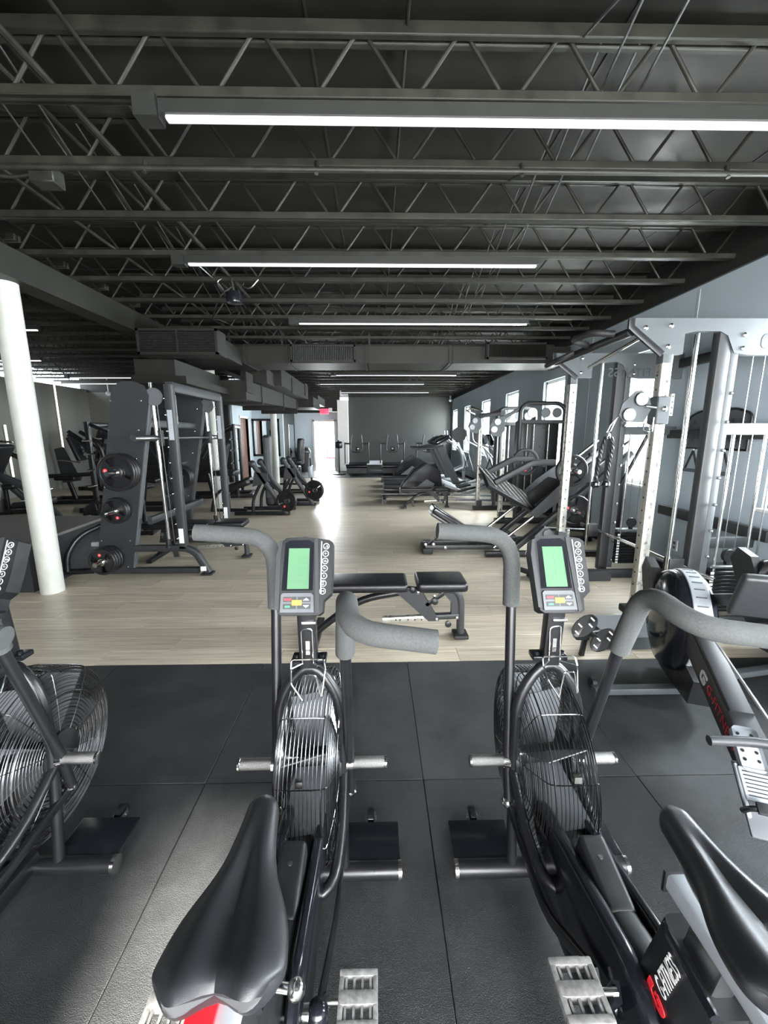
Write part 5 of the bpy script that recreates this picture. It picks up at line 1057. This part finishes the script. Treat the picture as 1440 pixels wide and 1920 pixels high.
# ================================================================== back wall: curved manual treadmills
def curved_tm(label, x):
    t = thing('sled_treadmill', label, 'treadmill', (x, 15.6, 0), 0, 'manual treadmills along the back wall')
    MB().prism([(-0.45, 0.10), (0.9, 0.10), (0.9, 0.42), (0.4, 0.25), (-0.1, 0.25), (-0.45, 0.42)], (0, 0, 0), (0, 1, 0), (0, 0, 1), 0.72).build('deck', MATTE, t)
    MB().tube([(-0.37, -0.45, 0.36), (0.37, -0.45, 0.36)], 0.07, 0, 16).build('roller', GLOSS, t)
    for s in (-1, 1):
        MB().tube([(s*0.44, -0.1, 0.42), (s*0.44, -0.1, 1.22)], 0.025, 0, 10).build('post', BLACK, t)
        MB().tube([(s*0.42, 0, 0.38), (s*0.30, 0, 0.02)], 0.022, 0, 8).build('leg', BLACK, t)
        MB().tube([(s*0.44, -0.1, 1.18), (s*0.22, -0.1, 1.17)], 0.03, 0, 10).build('side_bar', BLACK, t)
        MB().rbox((s*0.43, -0.2, 0.42), (0.12, 0.18, 0.05), 0.01, 2).build('cap', SILVERP, t)
    MB().tube([(-0.17, -0.1, 1.50), (-0.23, -0.1, 1.0), (-0.17, -0.1, 0.86), (0.17, -0.1, 0.86), (0.23, -0.1, 1.0), (0.17, -0.1, 1.50)], 0.02, 0.12, 10, (0, 1, 0)).build('u_bar', BLACK, t)
    MB().rbox((0.02, -0.13, 0.98), (0.15, 0.05, 0.15), 0.01, 2).build('console', GLOSS, t)
    return t
curved_tm('manual treadmill with U bar in front of the white pier', -0.72); curved_tm('manual treadmill with U bar at the middle of the dark back wall', 0.60); curved_tm('manual treadmill mostly hidden behind the cardio consoles', 1.95)
for x, lb in ((-0.02, 'white low box between the first two manual treadmills'), (1.35, 'white low box right of the middle manual treadmill')):
    o = thing('vent_cover', lb, 'vent', (x, 17.6, 0.33), 0, 'white low boxes on the back wall'); MB().rbox((0, 0, 0), (0.56, 0.1, 0.18), 0.01, 1).build('cover', WHITEP, o)
o = thing('ball_stand', 'dark headed stand beside the white pier', 'stand', (-1.42, 15.9, 0)); MB().cyl((0, 0, 0), (0, 0, 1.3), 0.03).build('post', BLACK, o); MB().rbox((0, 0, 1.12), (0.26, 0.2, 0.26), 0.06, 3).build('head', GLOSS, o); MB().lathe((0, 0, 0), (0, 0, 1), [(0.25, 0), (0.25, 0.03), (0.05, 0.05)], 20).build('base', BLACK, o)
# ================================================================== cardio cluster
def treadmill(label, loc):
    t = thing('treadmill', label, 'treadmill', loc, 0, 'treadmills facing the windows')
    MB().rbox((-0.55, 0, 0.125), (1.75, 0.78, 0.19), 0.03, 2).box((-1.3, 0, 0.02), (0.1, 0.7, 0.04)).box((0.1, 0, 0.02), (0.1, 0.7, 0.04)).build('deck', MATTE, t); MB().b2((-1.4, -0.27, 0.222), (0.1, 0.27, 0.228)).build('belt', RUBBERB, t)
    MB().rbox((0.42, 0, 0.2), (0.5, 0.7, 0.26), 0.07, 3).build('motor_cover', SILVERP, t)
    for s in (-1, 1):
        MB().prism([(0.42, 0.14), (0.62, 0.14), (0.10, 1.22), (-0.10, 1.22)], (0, s*0.40, 0), (1, 0, 0), (0, 0, 1), 0.05).build('upright', GREYF, t)
        MB().bar([(0.10, s*0.40, 1.22), (-0.30, s*0.40, 1.14), (-0.62, s*0.38, 1.14)], 0.05, 0.07, 0.1, up=(0, 1, 0)).build('handrail', MATTE, t)
    MB().rbox((0.10, 0, 1.36), (0.40, 0.75, 0.10), 0.03, 3, RY(-28)).build('console', GLOSS, t); MB().rbox((0.055, 0, 1.415), (0.24, 0.4, 0.01), 0.002, 1, RY(-28)).build('screen', GREYP, t)
    MB().tube([(-0.05, -0.25, 1.18), (-0.05, 0.25, 1.18)], 0.02, 0, 10).build('front_bar', CHROME, t)
    return t
treadmill('dark treadmill with long handrails facing the windows, closest to the aisle', (1.62, 11.0, 0)); treadmill('second dark treadmill directly behind the first, its console peeking above', (1.62, 12.0, 0))
def elliptical(label, loc, rz=0.0):
    # shroud at -X, pedals to +X
    t = thing('elliptical_trainer', label, 'elliptical', loc, rz, 'ellipticals at the right')
    MB().prism([(-0.85, 0.20), (-0.70, 0.20), (-0.05, 0.18), (0.10, 0.35), (0.05, 0.70), (-0.25, 0.86), (-0.5, 0.68), (-0.75, 0.38)], (0, 0, 0), (1, 0, 0), (0, 0, 1), 0.34).build('shroud', GLOSS, t)
    MB().prism([(-0.62, 0.24), (-0.12, 0.24), (-0.08, 0.42), (-0.25, 0.52)], (0, -0.178, 0), (1, 0, 0), (0, 0, 1), 0.012).build('side_cover', GREYP, t)
    MB().bar([(-1.25, 0, 0.16), (0.3, 0, 0.16)], 0.10, 0.07).bar([(-1.2, -0.3, 0.04), (-1.2, 0.3, 0.04)], 0.08, 0.08).build('base_beam', BLACK, t)
    for s in (-1, 1):
        MB().tube([(0.15, s*0.22, 0.40), (0.65, s*0.24, 0.20), (1.45, s*0.24, 0.50)], 0.035, 0.1, 12).build('pedal_arm', SILVERP, t)
        MB().rbox((0.62, s*0.24, 0.30), (0.42, 0.16, 0.05), 0.02, 2, RY(-14)).build('pedal', MATTE, t)
        MB().tube([(1.5, s*0.26, 0.5), (1.35, s*0.28, 0.95), (1.1, s*0.28, 1.22), (0.85, s*0.27, 1.32), (0.82, s*0.27, 1.62)], 0.02, 0.12, 10, (0, 1, 0)).build('moving_arm', SILVERP, t)
    MB().tube([(1.45, 0, 0.06), (1.4, 0, 0.8), (1.2, 0, 1.25)], 0.05, 0.15, 14, (0, 1, 0)).build('mast', SILVERP, t)
    MB().tube([(0.4, -0.2, 0.06), (1.6, -0.28, 0.05)], 0.03, 0, 10).tube([(1.55, -0.32, 0.05), (1.55, 0.32, 0.05)], 0.04, 0, 10).build('floor_tube', SILVERP, t)
    MB().rbox((1.16, 0, 1.38), (0.10, 0.32, 0.26), 0.03, 3, RY(-25)).build('console', GLOSS, t)
    return t
elliptical('silver and black elliptical trainer nearest the aisle, grey oval on its black shroud', (1.38, 9.3, 0)); elliptical('second elliptical trainer beyond, silver arms crossing before the windows', (1.42, 10.05, 0), R(0))
elliptical('elliptical trainer beside the window, hidden behind the cable machine pulleys', (1.4, 13.3, 0))
o = make_bench('low black flat bench with arched front leg, standing by the ellipticals', (0.98, 8.45, 0)); o.scale = (0.82, 0.9, 0.9)
# ================================================================== far cable machine by the wall
cm = thing('cable_machine', 'tall black cable machine with pale hole-punched uprights, beyond the leg press', 'cable machine')
for x, y, zt in ((2.03, 8.12, 1.68), (2.10, 6.85, 1.62)):
    u = MB().bar([(x, y, 0.08), (x, y, zt)], 0.075, 0.075, up=(0, 1, 0)).build('upright', ZINC, cm)
    h = MB()
    for k in range(14): h.cyl((x, y-0.0375, 0.25+k*0.1), (x, y-0.039, 0.25+k*0.1), 0.008, 8)
    h.build('pin_hole', MATTE, u)
    MB().bar([(x-0.08, y, 0.05), (3.0, y, 0.05)], 0.10, 0.09).build('base_beam', BLACK, cm)
    MB().rbox((x+0.02, y-0.05, 0.15), (0.10, 0.08, 0.12), 0.01, 2).build('foot_block', MATTE, cm)
    MB().prism([(-0.05, 0.22), (-0.24, 0.16), (-0.30, 0.02), (-0.24, -0.10), (-0.12, -0.12), (-0.04, 0.0)], (x+0.05, y-0.03, zt-0.04), (1, 0, 0), (0, 0, 1), 0.02).build('pulley_cheek', RACKG, cm)
    for dx, dz in ((-0.12, 0.10), (-0.17, -0.02)): MB().lathe((x+dx, y-0.06, zt+dz-0.02), (0, 1, 0), [(0.01, 0), (0.05, 0), (0.055, 0.01), (0.01, 0.02)], 20).build('pulley_wheel', STEEL, cm)
    MB().tube([(x-0.24, y-0.05, zt-0.1), (x-0.22, y-0.05, 1.1)], 0.006, 0, 6).tube([(x-0.22, y-0.05, 1.1), (x-0.32, y-0.05, 0.8), (x-0.12, y-0.05, 0.8), (x-0.22, y-0.05, 1.1)], 0.012, 0, 8).build('hanging_handle', BLACK, cm)
    MB().rbox((2.68, y+0.1, 0.95), (0.62, 0.34, 1.55), 0.03, 2).build('stack_shroud', BLACK, cm)
    MB().tube([(2.33, y-0.1, 0.1), (2.33, y-0.1, 1.90), (2.42, y-0.1, 1.99), (2.95, y-0.1, 1.99), (3.06, y-0.1, 1.90), (3.06, y-0.1, 0.1)], 0.035, 0.08, 12, (0, 1, 0)).build('frame_hoop', GREYF, cm)
    MB().bar([(2.33, y-0.1, 1.70), (3.06, y-0.1, 1.70)], 0.05, 0.06).build('hoop_bar', GREYF, cm)
    for dx in (2.5, 2.72, 2.9): MB().lathe((dx, y-0.16, 1.84), (0, 1, 0), [(0.01, 0), (0.075, 0), (0.08, 0.01), (0.01, 0.03)], 20).build('top_pulley', STEEL if dx < 2.6 else GREYP, cm)
    rd = MB()
    for dx in (2.45, 2.56, 2.80): rd.tube([(dx, y-0.12, 0.2), (dx, y-0.12, 1.66)], 0.010, 0, 8)
    rd.build('guide_rod', ZINC, cm)
    MB().bar([(x-0.02, y, zt+0.14), (2.4, y-0.08, 1.95)], 0.06, 0.06).build('top_arm', RACKG, cm)
MB().bar([(2.08, 6.85, 1.85), (2.02, 8.12, 1.85)], 0.07, 0.08).build('cross_beam', GREYF, cm)
MB().tube([(1.90, 8.1, 1.88), (1.72, 8.0, 1.95), (1.74, 7.6, 1.98), (1.9, 7.5, 1.9)], 0.022, 0.08, 10).build('pull_up_grip', CHROME, cm)
MB().lathe((1.72, 8.6, 1.50), (0, 1, 0), [(0.01, 0), (0.15, 0), (0.155, 0.02), (0.15, 0.04), (0.01, 0.04)], 26).build('round_cam', MATTE, cm)
# ================================================================== leg press and its seat
lp = thing('leg_press', 'black leg press with sloping chrome rails and a ribbed footplate, loaded with plates', 'leg press', (0, 5.2, 0))
for yy in (-0.30, 0.42):
    MB().bar([(1.62, yy, 0.03), (3.05, yy, 1.28)], 0.07, 0.09, up=(0, 1, 0)).build('sloping_beam', GREYF if yy < 0 else BLACK, lp)
    MB().tube([(1.45, yy, 0.12), (3.02, yy, 1.42)], 0.02, 0, 12).build('chrome_rail', CHROME, lp)
    MB().bar([(2.95, yy, 1.25), (2.98, yy, 0.05)], 0.07, 0.07, up=(0, 1, 0)).build('rear_post', BLACK, lp)
    MB().bar([(1.35, yy, 0.04), (3.05, yy, 0.04)], 0.07, 0.07).build('floor_rail', BLACK, lp)
    MB().bar([(1.42, yy-0.02, 0.93), (1.86, yy-0.02, 1.17), (2.12, yy-0.02, 1.17)], 0.07, 0.10, 0.05, up=(0, 1, 0)).build('carriage_arm', GREYF, lp)
    MB().prism([(1.95, 0.50), (2.45, 0.88), (2.62, 0.98), (2.75, 1.10), (2.55, 1.15), (2.2, 0.9), (1.85, 0.55)], (0, yy-0.03, 0), (1, 0, 0), (0, 0, 1), 0.02).build('carriage_plate', GREYF, lp)
    h = MB(); horn(h, (2.30, yy-0.04, 1.08), (0, -1 if yy < 0 else 1, 0), 0.26); horn(h, (2.38, yy-0.04, 0.60), (0, -1 if yy < 0 else 1, 0), 0.26); h.build('plate_horn', CHROME, lp)
MB().rbox((1.70, 0.06, 0.79), (0.80, 0.50, 0.05), 0.012, 2, RX(24) @ RY(31)).build('footplate', MATTE, lp)
rb_ = MB()
for k in range(7): rb_.box(V((1.70, 0.06, 0.79))+RX(24) @ RY(31) @ V((-0.36+0.12*k, 0, 0.029)), (0.03, 0.44, 0.010), RX(24) @ RY(31) @ Euler((0, 0, R(25))).to_matrix())
rb_.build('grip_ribs', WOODBEIGE, lp)
MB().bar([(2.0, 0.06, 0.6), (2.35, 0.06, 0.9)], 0.5, 0.1).build('carriage', BLACK, lp)
MB().tube([(2.5, -0.42, 0.36), (1.95, -0.55, 0.42)], 0.026, 0, 12).tube([(2.9, -0.4, 0.9), (3.1, -0.5, 1.5)], 0.02, 0, 10).build('safety_handle', BLACK, lp)
for k, (x, z, lb) in enumerate(((2.30, 1.08, 'black grip plate high on the leg press, in front of the bright window'), (2.38, 0.60, 'black plate with red badge low on the leg press'))): weight_plate((x, 4.80, z), 0.19, lb, 'plates on the leg press', 0.04, 0, R(60+80*k))
weight_plate((2.08, 5.72, 1.12), 0.19, 'black plate on the far side of the leg press, only its top showing', 'plates on the leg press', 0.04, 0, R(30))
lb = thing('incline_bench', 'low black incline seat with glossy back pad, left of the leg press', 'bench', (0.95, 5.15, 0))
MB().bar([(-0.33, -0.10, 0.09), (0.85, -0.10, 0.09)], 0.05, 0.06).bar([(-0.33, 0.14, 0.09), (0.85, 0.14, 0.09)], 0.05, 0.06).build('low_rail', GREYF, lb)
MB().rbox((0.06, 0.02, 0.385), (0.72, 0.36, 0.08), 0.02, 3, RY(33)).build('back_pad', GLOSS, lb); MB().rbox((0.035, 0.02, 0.33), (0.70, 0.30, 0.04), 0.008, 2, RY(33)).build('pad_board', BLACK, lb)
MB().rbox((0.62, 0.02, 0.20), (0.42, 0.34, 0.08), 0.025, 3).build('seat_pad', VINYL, lb)
MB().bar([(-0.28, 0, 0.10), (0.0, 0, 0.36)], 0.03, 0.03).build('strut', BLACK, lb)
bt = MB()
for x, z in ((-0.33, 0.13), (-0.23, 0.13), (-0.08, 0.09), (0.02, 0.32), (0.55, 0.12), (0.75, 0.1)): bt.lathe((x, -0.13, z), (0, -1, 0), [(0.02, 0), (0.02, 0.01), (0.008, 0.014)], 12)
bt.build('bolt', CHROME, lb); MB().rbox((-0.30, 0.02, 0.045), (0.13, 0.34, 0.08), 0.02, 2).build('foot', RUBBERB, lb); MB().rbox((0.80, 0.02, 0.035), (0.13, 0.34, 0.06), 0.02, 2).build('foot', RUBBERB, lb)

# fittings too small to pick apart one by one stay joined
for o in list(bpy.data.objects):
    if o.type == 'MESH' and o.parent is not None and o.name.split('.')[0] in ('bolt', 'rack_pin', 'pin_hole', 'seam_flange', 'seam_strip', 'washer_bolt', 'icon_glyph', 'icon_ring', 'lcd_lines', 'rod_web', 'rib_wires', 'fan_cage', 'vanes', 'vent_slats', 'heel_ribs', 'selector_hole', 'key', 'post_flange', 'hanger'): o['kind'] = 'stuff'
